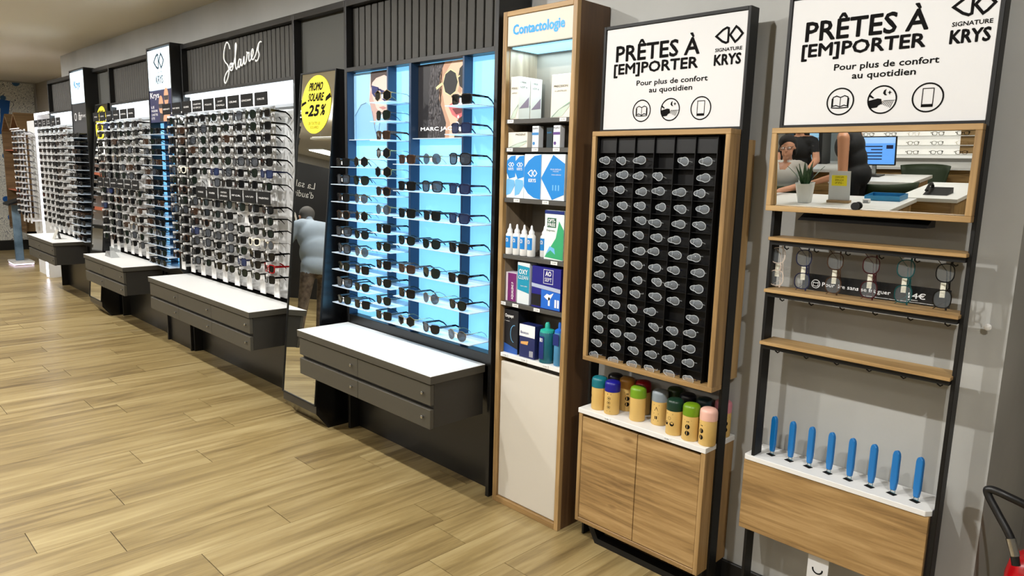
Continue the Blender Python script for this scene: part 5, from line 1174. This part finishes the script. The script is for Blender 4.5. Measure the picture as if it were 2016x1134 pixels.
# seated customer in white with glasses
bx0, by0 = -3.42, -2.98
J = dict(base=(bx0, by0, 0), head=P_(.02, .06, 1.17), hands=[(P_(-.12, .52, .785), (.3, .9, -.02), (0, 0, -1), 1), (P_(.16, .52, .785), (-.3, .9, -.02), (0, 0, -1), -1)],
    caps=[(P_(-.10, 0, .56), P_(-.11, .40, .55), .082, .06), (P_(.10, 0, .56), P_(.11, .40, .55), .082, .06), (P_(-.11, .40, .53), P_(-.11, .38, .09), .056, .038), (P_(.11, .40, .53), P_(.11, .38, .09), .056, .038), (P_(-.11, .38, .045), P_(-.11, .52, .03), .038, .026), (P_(.11, .38, .045), P_(.11, .52, .03), .038, .026),
          (P_(-.17, .02, .97), P_(-.24, .20, .80), .054, .045), (P_(-.24, .20, .80), P_(-.12, .52, .79), .042, .026), (P_(.17, .02, .97), P_(.26, .20, .80), .054, .045), (P_(.26, .20, .80), P_(.16, .52, .79), .042, .026),
          (P_(0, .02, 1.0), P_(.01, .04, 1.11), .052, .048), (P_(-.12, .02, .97), P_(.12, .02, .97), .075, .075)],
    ell=[(P_(0, -.02, .60), (.17, .13, .12)), (P_(0, .0, .74), (.15, .115, .16)), (P_(0, .02, .89), (.165, .12, .14))])
def reg(p):
    lx, ly = p.x-bx0, p.y-by0
    if p.z < .07: return 3
    if p.z > 1.045: return 0
    if p.z > .95 and abs(lx) < .06*(p.z-.9)/.1 and ly > .07: return 0
    if ly > .30 and p.z > .70: return 0
    return 1 if p.z > .64 else 2
t, f, r, rot = person('person', 'seated person in white top and dark-rimmed glasses at the desk in mirror', J, (.25, 1, 0), reg, [sk, mat('top_white', (222, 220, 216), .8, bump=.3, bscale=25), mat('jeans', (48, 58, 78), .8), M_blackm])
hairmesh(t, [(Vector(J['head'])+Vector((-.012, -.022, .062)), (.088, .098, .082), None), (Vector(J['head'])+Vector((-.01, -.075, .0)), (.06, .05, .07), None), (Vector(J['head'])+Vector((-.072, -.03, .0)), (.022, .05, .09), None), (Vector(J['head'])+Vector((.06, -.045, .0)), (.022, .045, .09), None)], mat('hair_dark')); eyes(t, J, f, r)
g = place_glasses(0, Vector(J['head'])+f*.108+Vector((0, 0, .008)), 'dark-rimmed glasses worn by the seated person', None, tag=False, name='eyeglasses', st=glasses_meshes('worn', 'panto', .05, .036, .004, F_tort, L_clr, .006)); g.rotation_euler = (0, 0, math.atan2(f.y, f.x)+PI/2)
# second staff member with long dark hair far behind
bx0, by0 = -3.75, -4.02
J = dict(base=(bx0, by0, 0), head=P_(0, .04, 1.36), hands=[(P_(-.20, .30, .84), (.2, .9, -.2), (0, 0, -1), 1), (P_(.22, .30, .84), (-.2, .9, -.2), (0, 0, -1), -1)],
    caps=[(P_(-.09, 0, .72), P_(-.09, .0, .42), .085, .058), (P_(.09, 0, .72), P_(.09, 0, .42), .085, .058), (P_(-.09, 0, .42), P_(-.09, -.02, .09), .054, .038), (P_(.09, 0, .42), P_(.09, -.02, .09), .054, .038), (P_(-.09, -.02, .045), P_(-.09, .14, .03), .038, .026), (P_(.09, -.02, .045), P_(.09, .14, .03), .038, .026),
          (P_(-.17, .02, 1.15), P_(-.23, .08, .93), .053, .044), (P_(-.23, .08, .93), P_(-.20, .30, .84), .042, .026), (P_(.17, .02, 1.15), P_(.23, .08, .93), .053, .044), (P_(.23, .08, .93), P_(.22, .30, .84), .042, .026), (P_(0, .01, 1.17), P_(0, .03, 1.30), .052, .048), (P_(-.12, .02, 1.15), P_(.12, .02, 1.15), .072, .072)],
    ell=[(P_(0, 0, .76), (.165, .12, .13)), (P_(0, 0, .91), (.14, .105, .16)), (P_(0, .02, 1.06), (.16, .115, .15))])
def reg(p):
    lx, ly = p.x-bx0, p.y-by0
    if p.z < .07: return 1
    if p.z > 1.21 or (ly > .15 and p.z > .7) or (abs(lx) > .19 and p.z < 1.03 and p.z > .75): return 0
    return 1
t, f, r, rot = person('person', 'person in black with long dark hair far behind the oak desk', J, (.2, 1, 0), reg, [sk, mat('dress_black'), M_blackm], .011)
hairmesh(t, [(Vector(J['head'])+Vector((-.0, -.025, .045)), (.088, .09, .085), None), (Vector(J['head'])+Vector((0, -.07, -.12)), (.095, .05, .2), None)], mat('hair_dark')); eyes(t, J, f, r)
